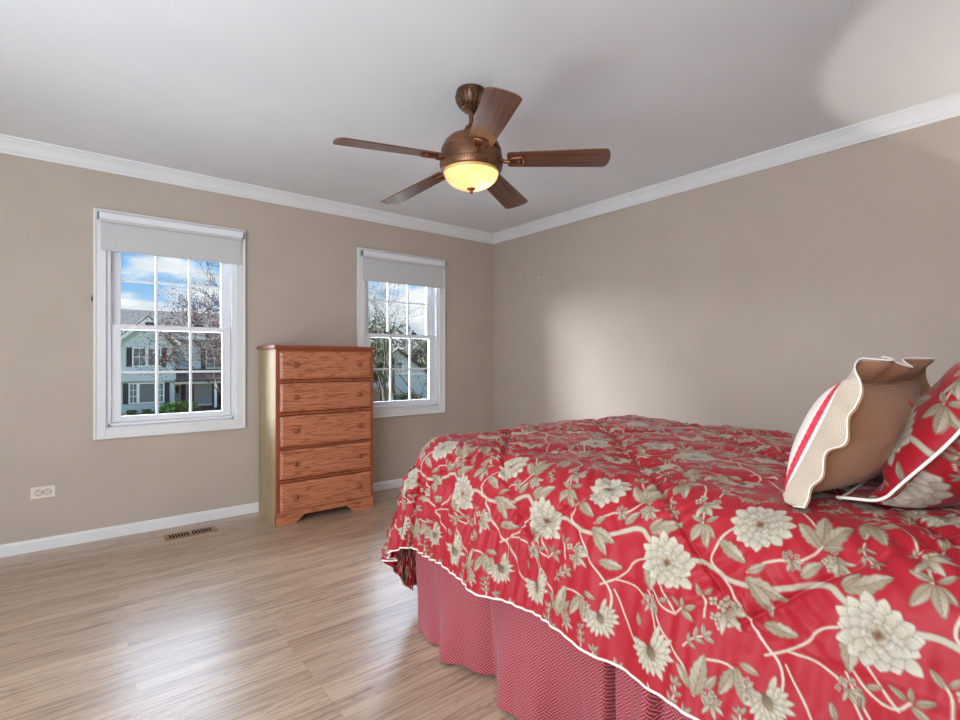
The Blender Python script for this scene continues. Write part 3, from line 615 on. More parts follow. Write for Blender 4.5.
def draw_print(ground, light, mid, dark, seed=4):
    rnd = random.Random(seed); p = Print(ground)
    lc = lambda k: tuple(light[i] * (1 - k) + mid[i] * k for i in range(3))
    # small sprigs between the large motifs
    for w, pts in STEMS: p.stroke(pts, max(w * 1.05, .0042), light if w < 0.006 else lc(0.35), dark if w > 0.005 else mid)
    for x0, y0, x1, y1 in LEAVES:
        L = math.hypot(x1 - x0, y1 - y0); p.petal((x0, y0), (x1, y1), L * (0.20 if L < 0.05 else 0.22), lc(.9), lc(.25), dark, 0.8, dark, 0.35 if L > 0.06 else 0.0, lc(0.85))
    for k, a, b, sa, sb, r in FLOWERS:
        th = math.atan2(b - sb, a - sa)
        if k == 'peony':
            for n, ln, wd, c0, c1 in ((15, 1.0, .19, mid, light), (13, .82, .19, dark, light), (11, .62, .19, mid, lc(.2)), (8, .42, .17, dark, light), (6, .26, .16, mid, lc(.4)), (4, .13, .12, dark, mid)):
                off = rnd.random()
                for q in range(n):
                    t = th + 2 * PI * (q + off) / n; l = r * ln * (1 + 0.14 * rnd.uniform(-1, 1)); ca, cb = a - math.cos(th) * r * 0.12, b - math.sin(th) * r * 0.12
                    p.petal((ca + math.cos(t) * l * .18, cb + math.sin(t) * l * .18), (ca + math.cos(t) * l, cb + math.sin(t) * l), r * wd, c0, c1, dark, 1.7)
        elif k == 'aster':
            for ring, ln in ((15, 1.0), (11, .66)):
                for q in range(ring):
                    t = th + (q / (ring - 1) - .5) * 4.6; l = r * ln * (1 + 0.16 * rnd.uniform(-1, 1))
                    p.petal((a - math.cos(th) * r * .3, b - math.sin(th) * r * .3), (a - math.cos(th) * r * .3 + math.cos(t) * l, b - math.sin(th) * r * .3 + math.sin(t) * l), r * .15, mid, light, dark, 1.3)
            p.petal((a - math.cos(th) * r * .6, b - math.sin(th) * r * .6), (a + math.cos(th) * r * .1, b + math.sin(th) * r * .1), r * .2, dark, mid, dark, 1.0)
        else:
            for q in range(11):
                t = rnd.uniform(0, 2 * PI); d = r * math.sqrt(rnd.random()) * .85; ca, cb = a + math.cos(t) * d, b + math.sin(t) * d; s_ = r * rnd.uniform(.24, .34)
                for j in range(4):
                    u = t + 2 * PI * j / 4; p.petal((ca, cb), (ca + math.cos(u) * s_, cb + math.sin(u) * s_), s_ * .45, mid, light, dark, 1.3)
            for s_ in (-.9, .1, .9): p.petal((a, b), (a + math.cos(th + s_) * r * 1.25, b + math.sin(th + s_) * r * 1.25), r * .2, mid, light, dark, .8)
    # fine sprigs wherever the ground is still bare
    g = np.array(ground); made = 0
    for _ in range(4000):
        if made >= 26: break
        ca, cb, th, L = rnd.uniform(-2.63, -2.07), rnd.uniform(-3.86, -3.46), rnd.uniform(0, 2 * PI), rnd.uniform(.045, .085)
        A, B = np.meshgrid(np.linspace(-.5, .5, 13) * L * 1.1, np.linspace(-.55, .55, 13) * L * .62, indexing='ij')
        col = p.sample(ca + A * math.cos(th) - B * math.sin(th), cb + A * math.sin(th) + B * math.cos(th))
        if np.abs(col - g).max() > .02: continue
        made += 1; bend = rnd.uniform(-.22, .22) * L
        P = lambda t: (ca + (t - .5) * L * math.cos(th) - bend * (1 - (2 * t - 1) ** 2) * math.sin(th), cb + (t - .5) * L * math.sin(th) + bend * (1 - (2 * t - 1) ** 2) * math.cos(th))
        p.stroke([P(k / 5) for k in range(6)], .0034, light, mid)
        for k in range(1, 4):
            x0, y0 = P(k / 3 - .10)
            for sg in ((-1, 1) if k < 3 else (-1, 1, 0)):
                u = th + sg * rnd.uniform(.7, 1.0); l = L * rnd.uniform(.34, .46)
                p.petal((x0, y0), (x0 + math.cos(u) * l, y0 + math.sin(u) * l), l * .20, lc(.7), light, dark, .8, dark, 0, lc(.8))
    return p
PRINT = draw_print(srgb(162, 28, 41), srgb(194, 185, 168), srgb(138, 120, 94), srgb(80, 58, 44))

def print_mat(name, rough=0.48):
    m = new_mat(name, (0.6, 0.1, 0.1), rough, 0.25)
    nt, N, L, b = nodes(m); at = N('ShaderNodeAttribute'); at.attribute_name = 'print'
    tc = N('ShaderNodeTexCoord'); no = N('ShaderNodeTexNoise'); L(tc.outputs['Object'], no.inputs[0]); no.inputs['Scale'].default_value = 420; no.inputs['Detail'].default_value = 2
    rg = N('ShaderNodeMapRange'); L(no.outputs['Fac'], rg.inputs[0]); rg.inputs[3].default_value = 0.86; rg.inputs[4].default_value = 1.10
    mx = N('ShaderNodeMixRGB'); mx.blend_type = 'MULTIPLY'; mx.inputs[0].default_value = 1; L(at.outputs['Color'], mx.inputs[1]); L(rg.outputs[0], mx.inputs[2]); L(mx.outputs[0], b.inputs['Base Color'])
    b.inputs['Sheen Weight'].default_value = 0.08; b.inputs['Sheen Roughness'].default_value = 0.4
    return m
M['print'] = print_mat('red floral sateen')
M['piping'] = noise_color(new_mat('cream piping cord', (0, 0, 0), 0.7, 0.2), srgb(232, 220, 208), srgb(240, 230, 220), nscale=200)

# ------------------------------------------------------------------ bed
BXL, BXR, BYF, BYH = -2.26, -0.71, -2.09, -4.24
RR, ZT, LOX, LOY = .13, .80, .50, .80
def comforter_point(a, b):
    """flat cloth coordinates (equal to x, y on the bed top) -> draped position"""
    ai = np.clip(a, BXL + RR, BXR - RR); bi = np.minimum(b, BYF - RR)
    ox = a - ai; oy = b - bi; s = np.hypot(ox, oy) + 1e-9; nx = ox / s; ny = oy / s
    ax = np.abs(nx) + 1e-9; ay = np.abs(ny) + 1e-9
    diag = np.clip((1 / np.maximum(np.maximum(ax, ay), .5) - 1) / .4142, 0, 1)
    s = s / np.minimum(LOX / ax, LOY / ay) * ((LOX * ax * ax + LOY * ay * ay) / (ax * ax + ay * ay) * (1 - .02 * diag))
    th = 1.38 - .14 * diag; s0 = RR * th; t = np.minimum(s, s0) / RR; rest = np.maximum(s - s0, 0)
    o = RR * np.sin(t) + rest * np.cos(th); d = RR * (1 - np.cos(t)) + rest * np.sin(th)
    along = np.where(ax > ay, b, a) + .5 * diag
    k = np.clip(rest / .35, 0, 1.3)
    o = o + k * (hash_noise(along * 4.2 + 7.3, along * 0, 3) * .07 + hash_noise(along * 11 + 1.7, along * 0, 5) * .03)
    d = d + k * .02 * hash_noise(along * 3, along * 0, 9)
    flat = np.clip(1 - s / .3, 0, 1)
    z = ZT - d + .012 * hash_noise(a * 2.2, b * 2.2, 1) * flat - .02 * np.clip(((a - (BXL + BXR) / 2) / .8) ** 2, 0, 1) * flat
    return ai + nx * o, bi + ny * o, z, rest
def build_comforter():
    def axis(*segs):
        r = []
        for a, b, st in segs: r += list(np.linspace(a, b, max(2, int(round((b - a) / st))), endpoint=False))
        return np.array(r + [segs[-1][1]])
    a = axis((BXL + RR - LOX, -1.85, .0023), (-1.85, BXR - RR + LOX, .0075)); b = axis((BYH, -3.95, .02), (-3.95, -3.05, .0023), (-3.05, BYF - RR + LOY - .35, .0038), (BYF - RR + LOY - .35, BYF - RR + LOY, .007))
    A, B = np.meshgrid(a, b, indexing='ij')
    X, Y, Z, rest = comforter_point(A, B); P = np.stack([X, Y, Z], -1)
    # diamond quilting and the puckers along it
    q1 = (A - B - .455) / .635; q2 = (A + B + 4.67) / .63
    d1 = np.abs(q1 - np.round(q1)) * .635 / 1.414; d2 = np.abs(q2 - np.round(q2)) * .63 / 1.414
    inside = np.clip((A + 2.435) / .02, 0, 1) * np.clip((BXR + .165 - A) / .02, 0, 1) * np.clip((-1.915 - B) / .02, 0, 1)
    near = np.minimum(d1, d2); T = np.where(d1 < d2, A + B, A - B) / 1.414
    puff = .016 * (1 - np.exp(-near / .045)) * inside + .010 * (1 - inside)
    groove = -.008 * np.exp(-(near / .005) ** 2) * inside
    puck = np.sin(2 * PI * T * 24 + 5 * hash_noise(T * 7, near * 8, 11)) * .0085 * (.35 + 1.3 * np.abs(hash_noise(T * 5 + 9, near * 3, 12))) * np.exp(-near / .075) * np.clip(near / .012, 0, 1) * inside
    along = np.where(np.abs(A - np.clip(A, BXL + RR, BXR - RR)) > np.abs(B - np.minimum(B, BYF - RR)), B, A)
    hang = np.clip(rest / .08, 0, 1)
    ph = 2 * PI * along * 21 + 7 * hash_noise(along * 5, rest * 1.2, 13) + 3 * hash_noise(along * 14, rest * 4, 14)
    shirr = (np.sin(ph) * .0165 * (.3 + 1.4 * np.abs(hash_noise(along * 6 + 3, rest * 3, 15))) + hash_noise(along * 9, rest * 1.5, 17) * .030) * hang * (1 - .45 * np.clip(rest / .4, 0, 1)) * (0.22 + 0.85 * np.clip((B + 3.2) / .6, 0, 1))
    fine = hash_noise(A * 9, B * 9, 29) * .012 + hash_noise(A * 18, B * 18, 19) * .007 + hash_noise(A * 40, B * 40, 23) * .0025
    da = np.gradient(P, axis=0); db = np.gradient(P, axis=1); Nn = np.cross(da, db); Nn /= np.linalg.norm(Nn, axis=-1, keepdims=True) + 1e-9
    P = P + Nn * (puff + groove + puck + shirr + fine)[..., None]
    col = PRINT.sample(A, B)
    c = grid_mesh('comforter', P[..., 0], P[..., 1], P[..., 2], M['print'], color=col)
    tag(c, 'red quilted comforter with cream flower print draped over the bed', 'comforter')
    # cord round the hem
    hem = [P[0, j] for j in range(0, len(b), 3)] + [P[i, -1] for i in range(0, len(a), 3)] + [P[-1, j] for j in range(len(b) - 1, -1, -3)]
    bm = bmesh.new(); tube(bm, hem, .0034, 6); obj('hem_piping', bm, M['piping'], c, smooth=True)['label'] = 'cream piping cord'
build_comforter()

def skirt_mat():
    """woven fret: short diagonal bars that change direction block by block"""
    m = new_mat('red fret weave', (0.5, 0.2, 0.2), 0.7, 0.25)
    nt, N, L, b = nodes(m)
    uv = N('ShaderNodeUVMap'); uv.uv_map = 'weave'
    def math_(op, x, y=None):
        n = N('ShaderNodeMath'); n.operation = op
        for i, v in enumerate((x, y)):
            if v is None: continue
            if isinstance(v, (int, float)): n.inputs[i].default_value = v
            else: L(v, n.inputs[i])
        return n.outputs[0]
    sp = N('ShaderNodeSeparateXYZ'); L(uv.outputs[0], sp.inputs[0])
    s, d = math_('ADD', sp.outputs[0], sp.outputs[1]), math_('SUBTRACT', sp.outputs[0], sp.outputs[1])
    cell = 0.030
    ci = math_('FLOOR', math_('DIVIDE', s, cell)); cj = math_('FLOOR', math_('DIVIDE', d, cell))
    par = math_('MODULO', math_('ABSOLUTE', math_('ADD', ci, cj)), 2.0)
    ba = math_('PINGPONG', math_('DIVIDE', s, cell / 6), 1.0); bb = math_('PINGPONG', math_('DIVIDE', d, cell / 6), 1.0)
    mix = math_('ADD', math_('MULTIPLY', ba, par), math_('MULTIPLY', bb, math_('SUBTRACT', 1.0, par)))
    r = N('ShaderNodeValToRGB'); L(mix, r.inputs[0])
    r.color_ramp.elements[0].position = 0.46; r.color_ramp.elements[0].color = (*srgb(138, 24, 40), 1); r.color_ramp.elements[1].position = 0.60; r.color_ramp.elements[1].color = (*srgb(178, 106, 112), 1)
    L(r.outputs[0], b.inputs['Base Color']); b.inputs['Sheen Weight'].default_value = 0.15
    return m
M['skirt'] = skirt_mat(); M['ticking'] = noise_color(new_mat('white ticking', (0, 0, 0), 0.8, 0.2), srgb(220, 216, 208), srgb(226, 222, 215))
def build_bed():
    r = tag(empty('bed', ((BXL + BXR) / 2, -3.16, 0)), 'queen bed with a gathered red and white patterned dust ruffle reaching the floor', 'bed')
    o = r.location
    bm = bmesh.new(); box(bm, -0.70, 0.70, -1.02, 0.93, 0.46, 0.735, 0.06, 3); obj('mattress', bm, M['ticking'], r)
    bm = bmesh.new(); box(bm, -0.64, 0.64, -1.02, 0.88, 0.20, 0.455, 0.02, 2); obj('box_spring', bm, M['ticking'], r)
    for sx in (-0.58, 0.58):
        for sy in (-0.94, 0.82):
            bm = bmesh.new(); tube(bm, [(sx, sy, 0), (sx, sy, 0.2)], 0.022, 12); obj('leg', bm, M['greyplastic'], r)
    # skirt: up the left side, round the foot, down the right side
    xl, xr, yf, yh, rc = -2.250, -0.725, -2.135, -4.20, 0.05
    path = []; nrm = []
    for y in np.arange(yh, yf - rc, .004): path.append((xl, y)); nrm.append((-1, 0))
    for t in np.linspace(0, PI / 2, 20): path.append((xl + rc - rc * math.cos(t), yf - rc + rc * math.sin(t))); nrm.append((-math.cos(t), math.sin(t)))
    for x in np.arange(xl + rc, xr - rc, .008): path.append((x, yf)); nrm.append((0, 1))
    for t in np.linspace(0, PI / 2, 12): path.append((xr - rc + rc * math.sin(t), yf - rc + rc * math.cos(t))); nrm.append((math.sin(t), math.cos(t)))
    for y in np.arange(yf - rc, yh, -.02): path.append((xr, y)); nrm.append((1, 0))
    path = np.array(path); nrm = np.array(nrm); n = len(path); S = np.concatenate([[0], np.cumsum(np.hypot(*np.diff(path, axis=0).T))])
    zz = np.linspace(0, 1, 34)
    Sg, K = np.meshgrid(S, zz, indexing='ij')
    z0 = .010 + .008 * hash_noise(Sg * 4, Sg * 0, 31)
    Zg = z0 + (0.50 - z0) * K
    amp = (1 - K) * .85 + .15
    off = (hash_noise(Sg * 5.5 + .3, K * .6, 33) * .095 + hash_noise(Sg * 13, K * 1.2, 37) * .050 + hash_noise(Sg * 30, K * 2.5, 41) * .008) * amp + (1 - K) * .02
    for y0, dp, wd in ((-3.147, .075, .010), (-3.30, .035, .012), (-3.55, .05, .01), (-2.62, .02, .02)):
        s0 = y0 - yh; off = off - dp * np.exp(-((Sg - s0) / wd) ** 2)
        off = off + .018 * np.exp(-((Sg - s0 - 2.6 * wd) / (2 * wd)) ** 2) * amp
    Xg = path[:, 0][:, None] + nrm[:, 0][:, None] * off; Yg = path[:, 1][:, None] + nrm[:, 1][:, None] * off
    sk = grid_mesh('bed_skirt', Xg - o.x, Yg - o.y, Zg, M['skirt'], r, uv=np.stack([Sg, Zg], -1))
    sk['label'] = 'red and white fret-patterned dust ruffle'
build_bed()

# ------------------------------------------------------------------ pillows on the bed
def rib_mat(name, c1, c2, freq, bump):
    m = new_mat(name, c1, 0.85, 0.2)
    nt, N, L, b = nodes(m); uv = N('ShaderNodeUVMap'); uv.uv_map = 'weave'
    wv = N('ShaderNodeTexWave'); wv.bands_direction = 'X'; L(uv.outputs[0], wv.inputs[0]); wv.inputs['Scale'].default_value = freq; wv.inputs['Distortion'].default_value = 0.3
    w2 = N('ShaderNodeTexWave'); w2.bands_direction = 'Y'; L(uv.outputs[0], w2.inputs[0]); w2.inputs['Scale'].default_value = freq; w2.inputs['Distortion'].default_value = 0.3
    mx = N('ShaderNodeMath'); mx.operation = 'MULTIPLY'; L(wv.outputs['Fac'], mx.inputs[0]); L(w2.outputs['Fac'], mx.inputs[1])
    r = N('ShaderNodeValToRGB'); L(mx.outputs[0], r.inputs[0]); r.color_ramp.elements[0].color = (*c2, 1); r.color_ramp.elements[1].position = 0.5; r.color_ramp.elements[1].color = (*c1, 1); L(r.outputs[0], b.inputs['Base Color'])
    bp = N('ShaderNodeBump'); bp.inputs['Strength'].default_value = bump; bp.inputs['Distance'].default_value = 0.002; L(mx.outputs[0], bp.inputs['Height']); L(bp.outputs[0], b.inputs['Normal'])
    b.inputs['Sheen Weight'].default_value = 0.2
    return m
M['tan_knit'] = rib_mat('tan waffle knit', srgb(190, 146, 110), srgb(150, 108, 78), 105, 0.5)
M['cream_knit'] = rib_mat('cream ribbed knit', srgb(226, 210, 192), srgb(180, 160, 138), 100, 0.6)
M['cream'] = noise_color(new_mat('cream cotton', (0, 0, 0), 0.85, 0.2), srgb(232, 222, 212), srgb(238, 229, 220), nscale=120)
M['ribbon'] = noise_color(new_mat('red ribbon', (0, 0, 0), 0.6, 0.3), srgb(206, 52, 72), srgb(216, 64, 84), nscale=60)
def pillow_surface(u, v, W, Hh, T, side, pinch=.05, p=2.4):
    t = T * np.clip((1 - np.abs(u) ** p) * (1 - np.abs(v) ** p), 0, 1) ** .55
    x = W / 2 * u * (1 - pinch * (1 - v * v)); y = Hh / 2 * v * (1 - pinch * (1 - u * u))
    return x, y, side * t
def placer(P0, lean, yaw, flat=0.0, R=0.10):
    """local (across, up, out) -> world; the pillow may lie flat for a stretch before it leans back"""
    w = np.array([math.cos(yaw), math.sin(yaw), 0]); f = np.array([-math.sin(yaw), math.cos(yaw), 0]); up = np.array([0, 0, 1.0]); P0 = np.array(P0)
    def f_(x, y, z):
        th = np.clip((y - flat) / R, 0, lean) if flat > 0 else np.full_like(y, lean)
        if flat > 0:
            arc = R * lean
            back = np.where(y < flat, y, np.where(y < flat + arc, flat + R * np.sin(th), flat + R * math.sin(lean) + (y - flat - arc) * math.cos(lean)))
            rise = np.where(y < flat, 0, np.where(y < flat + arc, R * (1 - np.cos(th)), R * (1 - math.cos(lean)) + (y - flat - arc) * math.sin(lean)))
        else: back = y * math.cos(lean); rise = y * math.sin(lean)
        nb = np.sin(th); nu = np.cos(th)      # outward (front) normal of the local sheet
        return [P0[k] + w[k] * x + f[k] * (-back + z * nb) + up[k] * (rise + z * nu) for k in range(3)]
    return f_
def local(root, XYZ): return XYZ[0] - root.location.x, XYZ[1] - root.location.y, XYZ[2] - root.location.z

def build_cushion():
    W, Hh, T = .44, .285, .082; TB = .085
    P0 = (-2.112, -3.525, .824); yaw = math.radians(-5); lean = math.radians(66)
    r = tag(empty('throw_cushion', (-1.92, -3.58, .805)), 'plump tan cushion with cream ruffle and red ribbon stripe before the floral pillow', 'cushion')
    pl = placer(P0, lean, yaw)
    g = np.linspace(-1, 1, 90); g = np.sign(g) * np.abs(g) ** .8; U, V = np.meshgrid(g, g, indexing='ij')
    wr = lambda s: hash_noise(U * 3 + s, V * 3, 51) * .010 * (1 - U * U) * (1 - V * V)
    x, y, z = pillow_surface(U, V, W, Hh, TB, -1); z = z + wr(3)
    uv = np.stack([x, y], -1)
    grid_mesh('back_panel', *local(r, pl(x + W / 2, y + Hh / 2, z)), M['tan_knit'], r, uv=uv)['label'] = 'tan waffle-knit back'
    x, y, z = pillow_surface(U, V, W, Hh, T, 1)
    fp = grid_mesh('front_panel', *local(r, pl(x + W / 2, y + Hh / 2, z)), M['cream'], r, uv=np.stack([x, y], -1)); fp['label'] = 'cream front panel'
    # red ribbon stitched as a square near the seam of the front
    def ribbon(u0, u1, v0, v1, n, m):
        uu, vv = np.meshgrid(np.linspace(u0, u1, n), np.linspace(v0, v1, m), indexing='ij')
        x, y, z = pillow_surface(uu, vv, W, Hh, T, 1); wig = .0012 * np.sin((uu if n > m else vv) * 60)
        if n > m: y = y + wig
        else: x = x + wig
        k = grid_mesh('ribbon_stripe', *local(r, pl(x + W / 2, y + Hh / 2, z + .0025)), M['ribbon'], r); k['label'] = 'red ribbon stripe'
    ribbon(-.992, -.955, -.96, .96, 6, 90); ribbon(.955, .992, -.96, .96, 6, 90); ribbon(-.96, .96, .955, .992, 90, 6); ribbon(-.96, .96, -.992, -.955, 90, 6)
    sv = np.linspace(0, 1, 24); su = .16 + .42 * sv; sw = .84 - .62 * sv
    x, y, z = pillow_surface(su, sw, W, Hh, TB, -1); q = local(r, pl(x + W / 2, y + Hh / 2, z - .0015))
    b = bmesh.new(); tube(b, [(float(q[0][i]), float(q[1][i]), float(q[2][i])) for i in range(24)], .0016, 6); obj('closure_seam', b, M['ribbon'], r, smooth=True)
    # ruffle round all four sides, cream outside and tan inside
    n = 520; t = np.arange(n) / n * 4; side = np.floor(t).astype(int); f = t - side
    e = 2 * f - 1
    ux = np.choose(side, [-np.ones(n), e, np.ones(n), -e]); vy = np.choose(side, [e, np.ones(n), -e, -np.ones(n)])   # left, top, right, bottom
    bx, by, _ = pillow_surface(ux, vy, W, Hh, T, 1)
    sm = lambda a: np.convolve(np.concatenate([a[-20:], a, a[:20]]), np.ones(31) / 31, 'same')[20:-20]
    ox = sm(np.choose(side, [-np.ones(n), np.zeros(n), np.ones(n), np.zeros(n)])); oy = sm(np.choose(side, [np.zeros(n), np.ones(n), np.zeros(n), -np.ones(n)]))
    lean_b = sm(np.choose(side, [np.full(n, 1.05), np.full(n, .18), np.full(n, .4), np.full(n, .15)]))     # how far the ruffle flops to the back
    k = np.linspace(0, 1, 12)
    Tn, K = np.meshgrid(t, k, indexing='ij')
    wave = np.sin(Tn * 2 * PI * 3.3 + 1.0) * .019 + hash_noise(Tn * 5, K * 0, 57) * .022
    wid = .058 * (1 + .15 * np.sin(Tn * 11))
    outw = np.cos(lean_b)[:, None] * wid * K + wave * K * np.sin(lean_b)[:, None] * .6
    back = np.sin(lean_b)[:, None] * wid * K ** 1.3 + wave * K * np.cos(lean_b)[:, None]
    x = bx[:, None] + ox[:, None] * outw; y = by[:, None] + oy[:, None] * outw; z = -back + .004
    q = pl(x + W / 2, y + Hh / 2, z); q[2] = np.maximum(q[2], .812 + .004 * np.sin(Tn * 30) * K)
    uvr = np.stack([Tn * .37, K * .05], -1)
    grid_mesh('ruffle', *local(r, q), M['cream_knit'], r, uv=uvr, wrap=True)['label'] = 'cream knit ruffle'
    q2 = pl(x + W / 2 - ox[:, None] * .0, y + Hh / 2 - oy[:, None] * .003, z - .005); q2[2] = np.maximum(q2[2], .815)
    grid_mesh('ruffle_lining', *local(r, q2), M['tan_knit'], r, uv=uvr, wrap=True)['label'] = 'tan inner face of the ruffle'
    edge = [(float(q[0][i, -1]) - r.location.x, float(q[1][i, -1]) - r.location.y, float(q[2][i, -1]) - r.location.z) for i in range(0, n, 2)]
    b = bmesh.new(); tube(b, edge, .0020, 6, closed=True); obj('ruffle_edge', b, M['cream'], r, smooth=True)
build_cushion()

def build_sham():
    W, Hh, T, F = .70, .52, .112, .042
    P0 = (-2.035, -3.605, .822); lean = math.radians(57); flat = .055
    r = tag(empty('pillow_sham', (-1.68, -3.72, .80)), 'red floral pillow sham with pale piping leaning at the head of the bed', 'pillow')
    pl = placer(P0, lean, 0.0, flat, .055)
    g = np.linspace(-1, 1, 190); g = np.sign(g) * np.abs(g) ** .85; U, V = np.meshgrid(g, g, indexing='ij')
    w, h = W - 2 * F, Hh - 2 * F
    for nm, s, da, db in (('front_cover', 1, .12, .05), ('back_cover', -1, -.25, .17)):
        x, y, z = pillow_surface(U, V, w, h, T, s, .0, 2.6); z = z + hash_noise(U * 4 + 2, V * 4, 61) * .010 * (1 - U ** 4) * (1 - V ** 4)
        q = pl(x + W / 2, y + Hh / 2, z); q[2] = np.maximum(q[2], .814)
        grid_mesh(nm, *local(r, q), M['print'], r, color=PRINT.sample(y * .9 + da - 2.4, x * .9 + db - 3.6))
    # flat flange
    n = 400; t = np.arange(n) / n * 4; side = np.floor(t).astype(int); e = 2 * (t - side) - 1
    ux = np.choose(side, [-np.ones(n), e, np.ones(n), -e]); vy = np.choose(side, [e, np.ones(n), -e, -np.ones(n)])
    K = np.linspace(0, 1, 8)[None, :]
    x = ux[:, None] * (w / 2 + F * K); y = vy[:, None] * (h / 2 + F * K); z = .006 * np.sin(t * 9)[:, None] * K + .002
    q = pl(x + W / 2, y + Hh / 2, z); q[2] = np.maximum(q[2], .812)
    grid_mesh('flange', *local(r, q), M['print'], r, color=PRINT.sample(y * .9 - 2.28, x * .9 - 3.55), wrap=True)
    edge = [(float(q[0][i, -1]) - r.location.x, float(q[1][i, -1]) - r.location.y, float(q[2][i, -1]) - r.location.z) for i in range(0, n, 2)]
    b = bmesh.new(); tube(b, edge, .0036, 8, closed=True); obj('piping', b, M['piping'], r, smooth=True)['label'] = 'pale piping cord'
build_sham()

# ------------------------------------------------------------------ outside: lawn, houses across the street, trees
GZ = -2.78
M['lawn'] = noise_color(new_mat('winter lawn', (0, 0, 0), 0.95, 0.1), srgb(70, 72, 54), srgb(104, 100, 78), nscale=1.5, detail=8)
M['siding'] = new_mat('pale green siding', srgb(206, 222, 214), 0.7, 0.2)
def siding(m, c):
    nt, N, L, b = nodes(m); tc = N('ShaderNodeTexCoord'); sp = N('ShaderNodeSeparateXYZ'); L(tc.outputs['Object'], sp.inputs[0])
    mo = N('ShaderNodeMath'); mo.operation = 'FRACT'; dv = N('ShaderNodeMath'); dv.operation = 'DIVIDE'; L(sp.outputs['Z'], dv.inputs[0]); dv.inputs[1].default_value = 0.16; L(dv.outputs[0], mo.inputs[0])
    r = N('ShaderNodeValToRGB'); L(mo.outputs[0], r.inputs[0]); r.color_ramp.elements[0].color = (*[v * 0.72 for v in c], 1); r.color_ramp.elements[1].position = 0.16; r.color_ramp.elements[1].color = (*c, 1)
    L(r.outputs[0], b.inputs['Base Color'])
siding(M['siding'], srgb(196, 206, 206))
M['siding2'] = new_mat('grey white siding', srgb(200, 208, 208), 0.7, 0.2); siding(M['siding2'], srgb(180, 192, 194))
M['white'] = noise_color(new_mat('white exterior paint', (0, 0, 0), 0.6, 0.3), srgb(226, 232, 230), srgb(232, 236, 234))
M['shutter'] = noise_color(new_mat('black shutter', (0, 0, 0), 0.6, 0.3), srgb(44, 46, 50), srgb(60, 62, 66), nscale=20)
M['shingle'] = noise_color(new_mat('brown grey shingles', (0, 0, 0), 0.95, 0.1), srgb(50, 48, 47), srgb(92, 88, 85), nscale=7, detail=9)
M['shingle_dark'] = noise_color(new_mat('dark shingles', (0, 0, 0), 0.95, 0.1), srgb(74, 64, 62), srgb(104, 90, 84), nscale=7, detail=9)
M['pane'] = new_mat('house window pane', srgb(92, 106, 112), 0.12, 0.6)
M['fence'] = noise_color(new_mat('cedar fence', (0, 0, 0), 0.9, 0.1), srgb(142, 112, 84), srgb(172, 138, 104), nscale=5, scale=(6, 1, 1))
M['bark'] = noise_color(new_mat('grey brown bark', (0, 0, 0), 0.95, 0.1), srgb(48, 42, 38), srgb(76, 66, 58), nscale=12)
M['bark_green'] = noise_color(new_mat('mossy bark', (0, 0, 0), 0.95, 0.1), srgb(58, 58, 50), srgb(88, 86, 74), nscale=12)
M['bud'] = noise_color(new_mat('reddish brown leaves', (0, 0, 0), 0.8, 0.2), srgb(70, 40, 34), srgb(98, 62, 54), nscale=3)
M['evergreen'] = noise_color(new_mat('evergreen leaves', (0, 0, 0), 0.8, 0.2), srgb(46, 60, 40), srgb(88, 104, 64), nscale=2)
M['shrubgreen'] = noise_color(new_mat('boxwood leaves', (0, 0, 0), 0.8, 0.2), srgb(50, 84, 40), srgb(98, 132, 62), nscale=4)
M['thicket'] = noise_color(new_mat('thicket leaves', (0, 0, 0), 0.9, 0.1), srgb(74, 76, 62), srgb(128, 126, 106), nscale=2)

bm = bmesh.new(); vs = [bm.verts.new(p) for p in ((-60, 0.6, GZ), (90, 0.6, GZ), (90, 140, GZ), (-60, 140, GZ))]; bm.faces.new(vs)
tag(obj('ground', bm, M['lawn']), kind='structure')

M['bounce_white'] = noise_color(new_mat('white bounce surface', (0, 0, 0), 0.85, 0.2), srgb(232, 234, 236), srgb(240, 241, 242), nscale=3)
# unseen flat white slab added below the two windows; it throws daylight up to the ceiling
bm = bmesh.new(); box(bm, -4.4, 0.1, 0.17, 3.3, 0.08, 0.20); tag(obj('porch_roof', bm, M['bounce_white']), kind='structure')

def house_window(root, x0, x1, z0, z1, y, rows=2, cols=2, shutters=(), sw=0.34):
    f = bmesh.new(); t = 0.09
    frame_ring(f, x0 - t, x1 + t, z0 - t, z1 + t, t, t, t, t, y - 0.10, y + 0.05, 0)
    for k in range(1, cols): xx = x0 + (x1 - x0) * k / cols; box(f, xx - 0.018, xx + 0.018, y - 0.05, y, z0, z1)
    for k in range(1, rows): zz = z0 + (z1 - z0) * k / rows; box(f, x0, x1, y - 0.055, y, zz - 0.022, zz + 0.022)
    w = obj('window', f, M['white'], root)
    f = bmesh.new(); box(f, x0, x1, y - 0.03, y - 0.02, z0, z1); obj('pane', f, M['pane'], w)
    for s in shutters:
        f = bmesh.new(); xa = x0 - t - sw if s < 0 else x1 + t
        box(f, xa, xa + sw, y - 0.06, y + 0.02, z0 - 0.08, z1 + 0.06)
        for k in range(14): zz = z0 + (z1 - z0) * (k + .5) / 14; box(f, xa + .05, xa + sw - .05, y - 0.075, y - 0.05, zz - .02, zz + .02)
        obj('shutter', f, M['shutter'], root)
